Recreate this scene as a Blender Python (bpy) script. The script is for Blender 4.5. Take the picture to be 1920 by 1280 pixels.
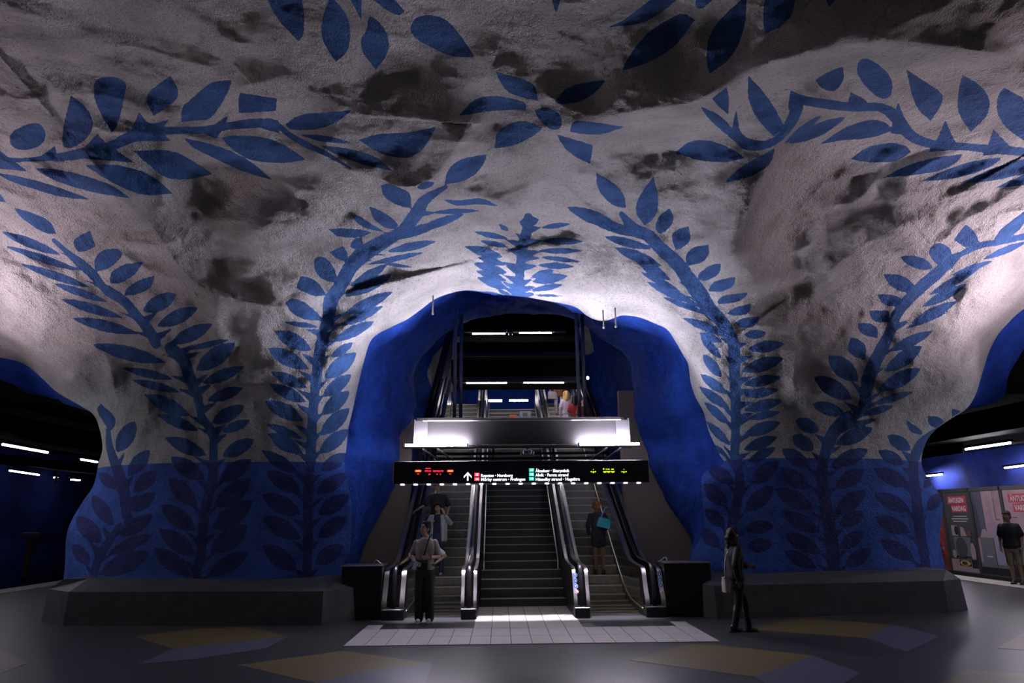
import bpy, bmesh, math, random
import numpy as np
from mathutils import Vector, Matrix

# ------------------------------------------------------------------ camera, world, exposure
for o in list(bpy.data.objects): bpy.data.objects.remove(o)
SC = bpy.context.scene
COL = SC.collection
EYE_H, FOC = 1.83, 1280.0            # camera height in metres, focal length for a 1920 wide frame
YAW, TILT, ROLL = math.radians(1.21), math.radians(14.3), math.radians(0.5)
fw = np.array([math.sin(YAW)*math.cos(TILT), math.cos(YAW)*math.cos(TILT), math.sin(TILT)])
_r0 = np.array([math.cos(YAW), -math.sin(YAW), 0.0]); _u0 = np.cross(_r0, fw)
cr = _r0*math.cos(ROLL) - _u0*math.sin(ROLL); cu = _u0*math.cos(ROLL) + _r0*math.sin(ROLL)
EYE = np.array([0, 0, EYE_H])
cam = bpy.data.cameras.new('camera'); cam_o = bpy.data.objects.new('camera', cam); COL.objects.link(cam_o)
cam.sensor_width = 36; cam.lens = 36*FOC/1920; cam.clip_end = 200
M = Matrix(((cr[0], cu[0], -fw[0], 0), (cr[1], cu[1], -fw[1], 0), (cr[2], cu[2], -fw[2], EYE_H), (0, 0, 0, 1)))
cam_o.matrix_world = M
SC.camera = cam_o
w = bpy.data.worlds.new('world'); SC.world = w; w.use_nodes = True
w.node_tree.nodes['Background'].inputs[0].default_value = (0.5, 0.45, 0.6, 1)
w.node_tree.nodes['Background'].inputs[1].default_value = 0.010
SC.view_settings.view_transform = 'Standard'; SC.view_settings.look = 'None'
SC.view_settings.gamma = 1.0; SC.view_settings.use_curve_mapping = False
SC.view_settings.exposure = 0.55

# light strengths (radiance of the tubes, watts of the spots)
TUBE = dict(gantry=460.0, gantry_up=320.0, upper=50.0, platform=14.0, platform_right=80.0, hall_left=205.0, hall_right=330.0, hall_low=75.0, hall_rear=14.0)
DOWN_W = 27.0
LILAC = (0.86, 0.80, 1.0)
COOL = (0.88, 0.88, 1.0)

# ------------------------------------------------------------------ helpers
def ray(x, y): return (x-960)/FOC*cr - (y-640)/FOC*cu + fw
def on_floor(x, y, z=0.0):
    d = ray(x, y); return EYE + (z-EYE_H)/d[2]*d
def at_depth(x, y, Y):
    d = ray(x, y); return EYE + Y/d[1]*d

def new_mesh(name, verts, faces, smooth=False):
    me = bpy.data.meshes.new(name)
    me.from_pydata([tuple(v) for v in verts], [], [tuple(f) for f in faces])
    me.update()
    if smooth:
        me.polygons.foreach_set('use_smooth', [True]*len(me.polygons))
    return me

class MB:
    """collects simple shapes, then links them as one mesh object"""
    def __init__(s): s.v = []; s.f = []; s.mi = []; s.cur = 0
    def add(s, vs, fs):
        o = len(s.v); s.v += [tuple(float(c) for c in v) for v in vs]
        s.f += [tuple(i+o for i in f) for f in fs]; s.mi += [s.cur]*len(fs); return s
    def box(s, x0, x1, y0, y1, z0, z1, b=0.0):
        if b <= 0:
            vs = [(x, y, z) for z in (z0, z1) for y in (y0, y1) for x in (x0, x1)]
            return s.add(vs, [(0,2,3,1), (4,5,7,6), (0,1,5,4), (2,6,7,3), (0,4,6,2), (1,3,7,5)])
        # bevelled box: 24 points
        vs = []; idx = {}
        for ax in range(3):
            for c in range(8):
                sx, sy, sz = c & 1, (c >> 1) & 1, (c >> 2) & 1
                p = [x1 if sx else x0, y1 if sy else y0, z1 if sz else z0]
                for a2, sg in enumerate((sx, sy, sz)):
                    if a2 != ax: p[a2] += -b if sg else b
                idx[(ax, c)] = len(vs); vs.append(tuple(p))
        fs = []
        for ax in range(3):
            a1, a2 = [(1, 2), (0, 2), (0, 1)][ax]
            for sg in (0, 1):
                q = [sg << ax, (sg << ax) | (1 << a1), (sg << ax) | (1 << a1) | (1 << a2), (sg << ax) | (1 << a2)]
                f = [idx[(ax, c)] for c in q]
                fs.append(f if (sg == 1) == (ax != 1) else f[::-1])
        for ax in range(3):
            a1, a2 = [(1, 2), (0, 2), (0, 1)][ax]
            for s1 in (0, 1):
                for s2 in (0, 1):
                    c0 = (s1 << a1) | (s2 << a2); c1 = c0 | (1 << ax)
                    fs.append((idx[(a1, c0)], idx[(a1, c1)], idx[(a2, c1)], idx[(a2, c0)]))
        for c in range(8): fs.append((idx[(0, c)], idx[(1, c)], idx[(2, c)]))
        return s.add(vs, fs)
    def prism(s, pts, axis, a, b):
        """polygon pts (2-D) extruded along axis from a to b; axis 0: pts are (y,z), 1: (x,z), 2: (x,y)"""
        n = len(pts)
        def mk(p, t):
            return (t, p[0], p[1]) if axis == 0 else (p[0], t, p[1]) if axis == 1 else (p[0], p[1], t)
        vs = [mk(p, a) for p in pts] + [mk(p, b) for p in pts]
        fs = [tuple(range(n))[::-1], tuple(range(n, 2*n))] + [(i, (i+1) % n, n+(i+1) % n, n+i) for i in range(n)]
        return s.add(vs, fs)
    def loft(s, rings, caps=True, closed=True):
        n = len(rings[0]); vs = [p for r in rings for p in r]; fs = []
        for k in range(len(rings)-1):
            for i in range(n if closed else n-1):
                j = (i+1) % n
                fs.append((k*n+i, k*n+j, (k+1)*n+j, (k+1)*n+i))
        if caps and closed:
            fs.append(tuple(range(n))[::-1]); fs.append(tuple((len(rings)-1)*n+i for i in range(n)))
        return s.add(vs, fs)
    def tube(s, pts, r, n=8, caps=True):
        pts = [np.array(p, float) for p in pts]; rr = r if hasattr(r, '__len__') else [r]*len(pts)
        rings = []; ref = None
        for i, p in enumerate(pts):
            d = (pts[min(i+1, len(pts)-1)] - pts[max(i-1, 0)]); d /= np.linalg.norm(d)+1e-9
            if ref is None:
                ref = np.array([0, 0, 1.0]) if abs(d[2]) < .9 else np.array([1.0, 0, 0])
            a = np.cross(d, ref); a /= np.linalg.norm(a)+1e-9; b = np.cross(a, d); ref = b
            rings.append([p + rr[i]*(math.cos(2*math.pi*k/n)*a + math.sin(2*math.pi*k/n)*b) for k in range(n)])
        return s.loft(rings, caps)
    def ell(s, c, r, nu=12, nv=8, rot=None):
        vs = []; fs = []
        for j in range(nv+1):
            t = math.pi*j/nv
            for i in range(nu):
                p = 2*math.pi*i/nu
                q = np.array([r[0]*math.sin(t)*math.cos(p), r[1]*math.sin(t)*math.sin(p), r[2]*math.cos(t)])
                if rot is not None: q = np.array(rot) @ q
                vs.append(np.array(c)+q)
        for j in range(nv):
            for i in range(nu):
                k = (i+1) % nu
                fs.append((j*nu+i, (j+1)*nu+i, (j+1)*nu+k, j*nu+k))
        return s.add(vs, fs)
    def build(s, name, mats, parent=None, smooth=False, auto=None):
        me = new_mesh(name, s.v, s.f, smooth)
        mats = mats if isinstance(mats, (list, tuple)) else [mats]
        for m in mats: me.materials.append(m)
        if len(mats) > 1: me.polygons.foreach_set('material_index', s.mi)
        if auto:
            me.polygons.foreach_set('use_smooth', [True]*len(me.polygons))
            me.set_sharp_from_angle(angle=math.radians(auto))
        return link(name, me, parent)

def link(name, data, parent=None):
    o = bpy.data.objects.new(name, data); COL.objects.link(o)
    if parent is not None: o.parent = parent
    return o
def tag(o, label=None, cat=None, group=None, kind=None):
    if label: o['label'] = label
    if cat: o['category'] = cat
    if group: o['group'] = group
    if kind: o['kind'] = kind
    return o
def thing(name, loc, label, cat, group=None, rz=0.0):
    o = bpy.data.objects.new(name, None); COL.objects.link(o)
    o.location = tuple(float(c) for c in loc); o.rotation_euler = (0, 0, rz); o.empty_display_size = .2
    return tag(o, label, cat, group)
def copy_tree(o, parent=None, **kw):
    c = o.copy(); COL.objects.link(c)
    if parent is not None: c.parent = parent
    for ch in list(o.children): copy_tree(ch, c)
    return c

# ------------------------------------------------------------------ materials
def mat(name, col, rough=.6, metal=0.0, var=0.0, scale=8.0, bump=0.0, bscale=60.0, spec=.5, stretch=None):
    m = bpy.data.materials.new(name); m.use_nodes = True
    N = m.node_tree.nodes; L = m.node_tree.links; b = N['Principled BSDF']
    b.inputs['Base Color'].default_value = (*col, 1); b.inputs['Roughness'].default_value = rough
    b.inputs['Metallic'].default_value = metal; b.inputs['Specular IOR Level'].default_value = spec
    if var > 0 or bump > 0:
        tc = N.new('ShaderNodeTexCoord'); mp = N.new('ShaderNodeMapping'); L.new(tc.outputs['Object'], mp.inputs[0])
        if stretch: mp.inputs['Scale'].default_value = stretch
    if var > 0:
        n = N.new('ShaderNodeTexNoise'); n.inputs['Scale'].default_value = scale; n.inputs['Detail'].default_value = 5
        L.new(mp.outputs[0], n.inputs['Vector'])
        r = N.new('ShaderNodeMapRange'); r.inputs[1].default_value = .3; r.inputs[2].default_value = .7
        r.inputs[3].default_value = 1-var; r.inputs[4].default_value = 1+var; L.new(n.outputs['Fac'], r.inputs[0])
        mx = N.new('ShaderNodeMix'); mx.data_type = 'RGBA'; mx.blend_type = 'MULTIPLY'; mx.inputs[0].default_value = 1
        mx.inputs[6].default_value = (*col, 1); L.new(r.outputs[0], mx.inputs[7]); L.new(mx.outputs[2], b.inputs['Base Color'])
    if bump > 0:
        n2 = N.new('ShaderNodeTexNoise'); n2.inputs['Scale'].default_value = bscale; n2.inputs['Detail'].default_value = 4
        L.new(mp.outputs[0], n2.inputs['Vector'])
        bp = N.new('ShaderNodeBump'); bp.inputs['Strength'].default_value = bump; bp.inputs['Distance'].default_value = .02
        L.new(n2.outputs['Fac'], bp.inputs['Height']); L.new(bp.outputs[0], b.inputs['Normal'])
    return m
def emit(name, col, s):
    m = bpy.data.materials.new(name); m.use_nodes = True; N = m.node_tree.nodes; N.clear()
    e = N.new('ShaderNodeEmission'); e.inputs[0].default_value = (*col, 1); e.inputs[1].default_value = s
    o = N.new('ShaderNodeOutputMaterial'); m.node_tree.links.new(e.outputs[0], o.inputs[0]); return m

MT = {}
MT['terrazzo'] = mat('dark_terrazzo', (.045, .046, .05), .34, var=.35, scale=90, spec=.45)
MT['terrazzo_yellow'] = mat('ochre_terrazzo', (.135, .105, .045), .36, var=.3, scale=90)
MT['terrazzo_blue'] = mat('grey_blue_terrazzo', (.085, .092, .14), .36, var=.3, scale=90)
MT['terrazzo_pink'] = mat('pinkish_terrazzo', (.17, .105, .09), .36, var=.3, scale=90)
MT['tile'] = mat('pale_granite_tile', (.42, .40, .40), .38, var=.22, scale=110)
MT['grout'] = mat('tile_grout', (.07, .07, .07), .8)
MT['mat_plate'] = mat('dark_floor_plate', (.13, .13, .15), .45, .1, var=.3, scale=12)
MT['stone'] = mat('black_plinth_stone', (.085, .087, .09), .42, var=.25, scale=5, bump=.1)
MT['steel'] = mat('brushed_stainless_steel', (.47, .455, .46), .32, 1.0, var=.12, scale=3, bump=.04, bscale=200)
MT['steel_dark'] = mat('shaded_balustrade_steel', (.20, .20, .20), .28, .9, var=.2, scale=2)  # darker steel for skirts, stays and small mounts
MT['black_metal'] = mat('black_painted_metal', (.012, .012, .014), .38, var=.3, scale=4)
MT['post_metal'] = mat('blue_grey_painted_steel', (.035, .045, .075), .6)
MT['rubber'] = mat('black_handrail_rubber', (.012, .012, .014), .28)
MT['step_metal'] = mat('escalator_step_aluminium', (.22, .215, .195), .5, .3, var=.25, scale=6)
MT['step_edge'] = mat('escalator_step_edge', (.62, .60, .48), .45, .5)
MT['stair_stone'] = mat('dark_stair_stone', (.022, .0215, .020), .6, var=.3, scale=14)
MT['nosing'] = mat('pale_stair_nosing', (.30, .29, .24), .45)
MT['brass'] = mat('skirt_trim_metal', (.70, .64, .52), .3, .9)
MT['alu'] = mat('white_aluminium', (.085, .082, .088), .45, .2, var=.08, scale=4)
MT['sign_black'] = mat('sign_cabinet_black', (.010, .010, .014), .35)
MT['white_print'] = emit('lit_white_lettering', (.85, .92, 1.0), 1.5)
MT['red_plate'] = emit('lit_red_plate', (.95, .05, .10), .95)
MT['green_plate'] = emit('lit_green_plate', (.03, .62, .48), .9)
MT['led_red'] = emit('red_led', (1.0, .02, .06), 1.1)
MT['led_orange'] = emit('orange_led', (1.0, .16, .01), 2.2)
MT['led_green'] = emit('yellow_green_led', (.72, .95, .0), 1.1)
MT['downlight'] = emit('sign_downlight', (.95, .85, 1.0), 3.0)
MT['tube_gantry'] = emit('gantry_tube', (.90, .84, 1.0), TUBE['gantry'])
MT['tube_upper'] = emit('upper_tube', (1.0, .92, .97), TUBE['upper'])
MT['tube_platform'] = emit('platform_tube', (.93, .90, 1.0), TUBE['platform'])
MT['tube_platform_right'] = emit('platform_tube_right', (.95, .88, 1.0), TUBE['platform_right'])
MT['tube_up'] = emit('gantry_up_tube', (.88, .84, 1.0), TUBE['gantry_up'])
MT['tube_wall'] = emit('wall_tube', (.88, .88, 1.0), 200.0)
MT['tube_left'] = emit('hall_tube_left', (1.0, .80, .92), TUBE['hall_left'])
MT['tube_right'] = emit('hall_tube_right', (1.0, .80, .92), TUBE['hall_right'])
MT['tube_low'] = emit('hall_tube_low', (.92, .9, 1.0), TUBE['hall_low'])
MT['tube_rear'] = emit('hall_tube_rear', (1.0, .84, .86), TUBE['hall_rear'])
MT['glass'] = mat('small_lens', (.02, .02, .03), .08)
MT['orange'] = mat('orange_plastic', (.6, .12, .02), .5)
MT['grey_paint'] = mat('grey_paint', (.18, .19, .21), .5)
MT['chrome'] = mat('chrome', (.8, .8, .82), .12, 1.0)
MT['edge_strip'] = mat('platform_edge_stone', (.50, .46, .40), .6, var=.3, scale=6)
MT['track_dark'] = mat('track_bed_dark', (.02, .02, .02), .9)
MT['platform_blue'] = mat('platform_blue_rock', (.012, .03, .22), .9, var=.5, scale=1.2, bump=.5, bscale=4)
MT['matte_black'] = mat('matte_black_sheet', (.004, .004, .0045), .8, spec=.1)
MT['grey_edge'] = mat('dark_grey_sheet', (.05, .05, .052), .5)
MT['fascia'] = mat('satin_black_side_sheet', (.012, .012, .013), .3)
# ------------------------------------------------------------------ rock noise (vectorised gradient noise)
_rng = np.random.RandomState(7); _perm = _rng.permutation(256); _perm = np.concatenate([_perm, _perm, _perm])
_g = _rng.normal(size=(256, 3)); _g /= np.linalg.norm(_g, axis=1)[:, None]
def perlin(P):
    i = np.floor(P).astype(int); f = P-i; u = f*f*f*(f*(f*6-15)+10); i &= 255; out = 0
    for dx in (0, 1):
        for dy in (0, 1):
            for dz in (0, 1):
                h = _perm[_perm[_perm[i[:, 0]+dx]+i[:, 1]+dy]+i[:, 2]+dz] & 255
                g = _g[h]; d = (g[:, 0]*(f[:, 0]-dx)+g[:, 1]*(f[:, 1]-dy)+g[:, 2]*(f[:, 2]-dz))
                wt = (u[:, 0] if dx else 1-u[:, 0])*(u[:, 1] if dy else 1-u[:, 1])*(u[:, 2] if dz else 1-u[:, 2])
                out = out+d*wt
    return out
def rock_noise(P, amps):
    n = np.zeros(len(P))
    for k, (sc, a, billow) in enumerate(amps):
        q = perlin(P/sc+17.3*k)
        n += a*((1-2*np.abs(q)*1.6) if billow else q*1.6)
    return n
def smooth_line(pts, sub=8):
    p = np.array(pts, float); q = np.vstack([2*p[0]-p[1], p, 2*p[-1]-p[-2]]); out = []
    for i in range(1, len(q)-2):
        for t in np.linspace(0, 1, sub, endpoint=False):
            a, b, c, d = q[i-1], q[i], q[i+1], q[i+2]
            out.append(.5*((2*b)+(-a+c)*t+(2*a-5*b+4*c-d)*t*t+(-a+3*b-3*c+d)*t**3))
    out.append(p[-1]); return np.array(out)
def resample(p, n):
    s = np.concatenate([[0], np.cumsum(np.linalg.norm(np.diff(p, axis=0), axis=1))]); t = np.linspace(0, s[-1], n)
    return np.stack([np.interp(t, s, p[:, k]) for k in range(p.shape[1])], 1)

# ------------------------------------------------------------------ the rock vault: grid of image pixels, rays from the camera -> metric depth
LIP_C = smooth_line([(640,1125),(645,1060),(655,1035),(660,990),(658,940),(650,900),(645,865),(648,850),(654,801),(661,770),(673,715),(682,679),(693,643),(707,627),
    (734,613),(761,600),(788,581),(815,561),(843,550),(874,544),(906,547),(938,552),(967,555),(988,557),(1021,563),(1054,569),(1080,576),(1101,592),
    (1119,600),(1136,601),(1152,596),(1169,591),(1199,595),(1227,606),(1251,618),(1267,641),(1279,662),(1290,683),(1295,716),(1304,744),(1319,772),
    (1328,805),(1340,833),(1351,855),(1357,868),(1335,877),(1316,892),(1317,940),(1320,990),(1304,1025),(1295,1054),(1290,1125)], 6)
LIP_L = smooth_line([(-1100,640),(-600,642),(-300,650),(-60,662),(0,670),(45,682),(80,710),(107,735),(150,760),(175,777),(187,805),(192,840),(185,868),(175,910),(155,940),
    (132,980),(124,1010),(122,1055),(119,1088),(116,1130)], 6)
LIP_R = smooth_line([(3000,470),(2400,485),(2100,505),(1990,540),(1920,579),(1887,609),(1869,631),(1854,661),(1842,699),(1829,740),(1812,766),(1786,783),(1756,804),(1738,826),
    (1728,858),(1732,882),(1750,910),(1765,935),(1767,965),(1762,1005),(1767,1040),(1772,1068),(1776,1130)], 6)
OPEN_C = LIP_C
OPEN_L = np.vstack([LIP_L, [(116,1500),(-1300,1500),(-1300,640)]])
OPEN_R = np.vstack([LIP_R, [(1776,1500),(3200,1500),(3200,470)]])

YW, YC, ZS, VB = 13.75, 5.4, 2.9, 4.75      # wall plane, spring of the curve, its height, rise
def base_depth(D):
    """D (n,3) rays with unit forward component -> t of the smooth vault (wall, rounded shoulder, ceiling)"""
    a, b, p = YW-YC, VB, 2.7
    lo = np.zeros(len(D)); hi = np.full(len(D), 60.0)
    for _ in range(34):
        t = .5*(lo+hi); y = np.clip((t*D[:, 1]-YC)/a, 0, 3); z = np.clip((EYE_H+t*D[:, 2]-ZS)/b, 0, 3)
        out = y**p+z**p > 1; hi = np.where(out, t, hi); lo = np.where(out, lo, t)
    return .5*(lo+hi)
RIDGES = [  # crest line, height (m), reach on the upper side, on the lower side
    ([(540,230),(600,290),(650,318),(700,332),(745,350),(790,348),(830,315),(872,250),(900,180)], .55, 120, 45),
    ([(930,236),(1030,242),(1100,230),(1200,207),(1300,192),(1370,152),(1420,126),(1500,106),(1580,86),(1700,80),(1930,110)], .75, 120, 60),
    ([(1580,110),(1510,190),(1465,255),(1440,300),(1410,370),(1370,450),(1330,560)], .55, 75, 110),
    ([(1760,380),(1720,402),(1670,430),(1620,455),(1560,500),(1490,550)], .40, 60, 110),
    ([(130,250),(200,330),(250,390),(300,440),(340,500),(400,548),(530,572),(620,555)], .42, 60, 120),
    ([(660,400),(700,378),(750,390),(800,374),(900,370),(1000,392),(1120,385)], .28, 60, 40),
    ([(0,600),(60,640),(180,655),(330,652)], .22, 80, 30),
    ([(1500,640),(1600,690),(1700,740),(1790,770)], .15, 60, 60),
    ([(1780,500),(1830,560),(1860,600)], .3, 50, 40),
]
BUMPS = [(480,430,75,55,.80),(440,355,90,45,-.5),(1600,310,110,70,-.5),(1230,275,120,45,-.55),(800,120,120,80,-.2),(300,90,140,90,-.2),
         (1385,420,60,110,.75),(60,560,90,70,.25),(980,480,120,40,.18),(1850,520,60,60,.22),(130,470,90,60,-.18),(620,230,90,50,.25)]
def seg_dist(U, V, pts):
    """distance, signed side and nearest point from grid points to a polyline"""
    best = np.full(U.shape, 1e9); side = np.zeros(U.shape); nx = np.zeros(U.shape); ny = np.zeros(U.shape)
    for (x0, y0), (x1, y1) in zip(pts[:-1], pts[1:]):
        ex, ey = x1-x0, y1-y0; l2 = ex*ex+ey*ey+1e-9
        k = np.clip(((U-x0)*ex+(V-y0)*ey)/l2, 0, 1); px, py = x0+k*ex, y0+k*ey
        d = (U-px)**2+(V-py)**2; m = d < best
        best = np.where(m, d, best); side = np.where(m, ex*(V-y0)-ey*(U-x0), side); nx = np.where(m, px, nx); ny = np.where(m, py, ny)
    return np.sqrt(best), side, nx, ny
NEAR = 430
def lip_dist(U, V, line):
    d = np.full(U.shape, 1e6); nx = np.zeros(U.shape); ny = np.zeros(U.shape)
    lo = line.min(0)-NEAR; hi = line.max(0)+NEAR
    m = (U > lo[0]) & (U < hi[0]) & (V > lo[1]) & (V < hi[1])
    idx = np.nonzero(m.ravel())[0]; u = U.ravel()[idx]; v = V.ravel()[idx]
    # coarse pass on 1/6 of the points, then exact near segments in chunks
    pts = line
    for c0 in range(0, len(idx), 20000):
        uu = u[c0:c0+20000]; vv = v[c0:c0+20000]
        x0, y0 = pts[:-1, 0], pts[:-1, 1]; ex, ey = np.diff(pts[:, 0]), np.diff(pts[:, 1]); l2 = ex*ex+ey*ey+1e-9
        k = np.clip(((uu[:, None]-x0)*ex+(vv[:, None]-y0)*ey)/l2, 0, 1)
        px = x0+k*ex; py = y0+k*ey; q = (uu[:, None]-px)**2+(vv[:, None]-py)**2
        j = q.argmin(1); r = np.arange(len(uu)); ii = idx[c0:c0+20000]
        d.ravel()[ii] = np.sqrt(q[r, j]); nx.ravel()[ii] = px[r, j]; ny.ravel()[ii] = py[r, j]
    return d, nx, ny
def inside(U, V, poly):
    c = np.zeros(U.shape, bool); n = len(poly)
    for i in range(n):
        (x0, y0), (x1, y1) = poly[i], poly[(i+1) % n]
        if y0 == y1: continue
        m = ((y0 > V) != (y1 > V)); c ^= m & (U < (x1-x0)*(V-y0)/(y1-y0)+x0)
    return c
AMPS = [(3.4,.24,0),(1.7,.22,0),(.85,.10,1),(.42,.055,0),(.2,.03,0),(.09,.012,0)]
def vault_points(U, V):
    """world points of the vault for bearings (U, V) (1-D arrays)"""
    D = (U[:, None]-960)/FOC*cr-(V[:, None]-640)/FOC*cu+fw
    t = base_depth(D); P = EYE+t[:, None]*D
    calm = np.clip((P[:, 2]-2.0)/2.2, .16, 1)                       # the pillars are plastered smoother than the vault
    off = -rock_noise(P, AMPS)*calm
    for pts, amp, up, dn in RIDGES:
        p = smooth_line(pts, 3)
        lo = p.min(0)-520; hi = p.max(0)+520
        m = np.nonzero((U > lo[0]) & (U < hi[0]) & (V > lo[1]) & (V < hi[1]))[0]
        if len(m) == 0: continue
        d, s, _, _ = seg_dist(U[m], V[m], p)
        left_to_right = p[-1, 0] > p[0, 0]
        wv = np.where((s < 0) == left_to_right, up, dn)
        s0 = np.hypot(*(np.array([U[m], V[m]])-p[0][:, None])); s1 = np.hypot(*(np.array([U[m], V[m]])-p[-1][:, None]))
        fade = np.clip(np.minimum(s0, s1)/90, 0, 1)
        off[m] -= 1.35*amp*np.exp(-np.hypot(d, 6)/wv*1.05)*fade
    for bx, by, rx, ry, a in BUMPS:
        off -= a*np.exp(-((U-bx)/rx)**2-((V-by)/ry)**2)
    dc, _, _ = lip_dist(U, V, LIP_C); dl, _, _ = lip_dist(U, V, LIP_L); dr, _, _ = lip_dist(U, V, LIP_R)
    upper = np.clip((900-V)/120, 0, 1)
    off += (.75*np.exp(-dc/30)+.30*np.exp(-dc/110))*upper+(1-upper)*.45*np.exp(-dc/28)
    off += (.9*np.exp(-dl/45)+.4*np.exp(-dl/110))+(.9*np.exp(-dr/45)+.4*np.exp(-dr/110))
    off *= np.clip(t/11.5, .6, 1.1)
    return EYE+(t+off)[:, None]*D
def growing(a, b, step, g=1.12):
    out = [a]; s = step
    while out[-1] < b: s *= g; out.append(out[-1]+s)
    return out[1:]
uu = np.concatenate([-np.array(growing(30, 1100, 3))[::-1], np.arange(-30, 1951, 2.5), np.array(growing(1950, 3000, 3))])
vv = np.concatenate([-np.array(growing(30, 1350, 3, 1.14))[::-1], np.arange(-30, 1122, 2.5)])
GU, GV = np.meshgrid(uu, vv); NV, NU = GU.shape
exec_open = inside(GU, GV, OPEN_C) | inside(GU, GV, OPEN_L) | inside(GU, GV, OPEN_R)
keep_v = ~exec_open
q = keep_v[:-1, :-1] | keep_v[1:, :-1] | keep_v[:-1, 1:] | keep_v[1:, 1:]
SU, SV = GU.copy(), GV.copy()
for line, poly in ((LIP_C, OPEN_C), (LIP_L, OPEN_L), (LIP_R, OPEN_R)):      # pull the cut rim onto the lip line
    ins = inside(GU, GV, poly); dd, nx, ny = lip_dist(GU, GV, line); m = ins & (dd < 60)
    SU = np.where(m, nx, SU); SV = np.where(m, ny, SV)

# ------------------------------------------------------------------ the painted vines (signed distance to the paint edge, kept per vertex)
LEAF = np.full(GU.shape, 14.0)
def stamp(fn, xs, ys, pad=14):
    x0, x1 = np.searchsorted(uu, [min(xs)-pad, max(xs)+pad]); y0, y1 = np.searchsorted(vv, [min(ys)-pad, max(ys)+pad])
    if x1 <= x0 or y1 <= y0: return
    d = fn(SU[y0:y1, x0:x1], SV[y0:y1, x0:x1]); LEAF[y0:y1, x0:x1] = np.minimum(LEAF[y0:y1, x0:x1], d)
def lens(bx, by, tx, ty, w):
    L = math.hypot(tx-bx, ty-by); w = min(w, L*.48); c = L/2; R = (c*c+w*w)/(2*w); mx, my = (bx+tx)/2, (by+ty)/2; px, py = -(ty-by)/L, (tx-bx)/L
    def fn(U, V):
        d1 = np.hypot(U-(mx-px*(R-w)), V-(my-py*(R-w)))-R; d2 = np.hypot(U-(mx+px*(R-w)), V-(my+py*(R-w)))-R
        return np.maximum(d1, d2)
    stamp(fn, (bx, tx, mx+px*w, mx-px*w), (by, ty, my+py*w, my-py*w))
def poly(pts, rounded=True):
    p = np.array(pts, float)
    if rounded:                                     # soften the outline a little, corner by corner
        q2 = []
        n = len(p)
        for i in range(n):
            a, b, c = p[i-1], p[i], p[(i+1) % n]
            ang = np.dot(a-b, c-b)/(np.linalg.norm(a-b)*np.linalg.norm(c-b)+1e-9)
            if ang < -.2: q2 += [b+(a-b)*.3, b+(a-b)*.1+(c-b)*.1, b+(c-b)*.3]
            else: q2.append(b)
        p = np.array(q2)
    def fn(U, V):
        d, _, _, _ = seg_dist(U, V, np.vstack([p, p[:1]])); return np.where(inside(U, V, p), -d, d)
    stamp(fn, p[:, 0], p[:, 1])
def stem(pts, hw):
    p = np.array(pts, float)
    hw = [hw]*len(p) if not hasattr(hw, '__len__') else list(hw)+[hw[-1]]*(len(p)-len(hw))
    q2 = smooth_line(np.column_stack([p, hw]), 4)
    for a, b in zip(q2[:-1], q2[1:]):
        def fn(U, V, a=a, b=b):
            ex, ey = b[0]-a[0], b[1]-a[1]; k = np.clip(((U-a[0])*ex+(V-a[1])*ey)/(ex*ex+ey*ey+1e-9), 0, 1)
            return np.hypot(U-a[0]-k*ex, V-a[1]-k*ey)-(a[2]+k*(b[2]-a[2]))
        stamp(fn, (a[0], b[0]), (a[1], b[1]), 30)
    return q2
def vine(off, s, stems, leaves=(), polys=(), barbs=True):
    T = lambda x, y: (off[0]+x/s, off[1]+y/s)
    lines = [stem([T(*p) for p in st], np.array(h, float)/s if hasattr(h, '__len__') else h/s) for st, h in stems]
    P = np.vstack(lines) if lines else None
    for l in leaves:
        b = T(l[0], l[1]); t = T(l[2], l[3]); k = .04+3.5/math.hypot(t[0]-b[0], t[1]-b[1]); lens(b[0]+(t[0]-b[0])*k, b[1]+(t[1]-b[1])*k, *t, l[4]/s*.98)
        if barbs and P is not None:                 # the pointed leaf scars between the leaves
            j = np.hypot(P[:, 0]-b[0], P[:, 1]-b[1]).argmin()
            if math.hypot(P[j, 0]-b[0], P[j, 1]-b[1]) < 34:
                d = np.array(t)-b; L = np.linalg.norm(d); d = d/L
                a = P[max(j-2, 0), :2]-P[min(j+2, len(P)-1), :2]; a = a/(np.linalg.norm(a)+1e-9)
                if a[1] > 0 and abs(a[1]) > .3: a = -a
                g = l[4]/s*1.0+4; o = P[j, :2]-a*g; e = min(.34*L, 30)
                tip = o+d*(e+P[j, 2])+a*4
                poly([o+a*9, tip, o-a*10], False)
    for p in polys: poly([T(*c) for c in p])

TL, TR = ((0, 0), 2.0), ((960, 0), 2.0)
vine(*TL, [], polys=[[(1000,-40),(1010,20),(1045,80),(1120,155),(1140,130),(1142,60),(1128,-40)], [(1235,-10),(1205,80),(1205,150),(1260,232),(1300,200),(1318,130),(1300,50),(1245,-10)],
    [(1300,-30),(1355,75),(1355,-30)], [(1380,65),(1375,112),(1350,150),(1360,200),(1410,262),(1450,210),(1462,160),(1440,100),(1395,60)], [(1370,-20),(1490,65),(1520,42),(1460,-20)],
    [(1535,100),(1560,65),(1620,52),(1680,75),(1740,150),(1780,214),(1700,215),(1620,180),(1550,140)]])
poly([(930,135),(1002,153),(1010,190),(960,178),(940,160)]); poly([(858,218),(890,184),(930,178),(986,190),(986,206),(930,206)])
poly([(1002,207),(1020,200),(1045,208),(1055,225),(1050,243),(1032,243),(1012,227)]); poly([(1040,190),(1060,165),(1090,155),(1137,150),(1115,175),(1085,192),(1050,197)])
poly([(927,278),(930,250),(950,232),(985,225),(1018,240),(1000,255),(965,273)]); poly([(1075,225),(1110,228),(1172,238),(1120,255),(1068,247)])
poly([(1044,252),(1080,262),(1112,272),(1107,307),(1080,295),(1057,277)])
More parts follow.
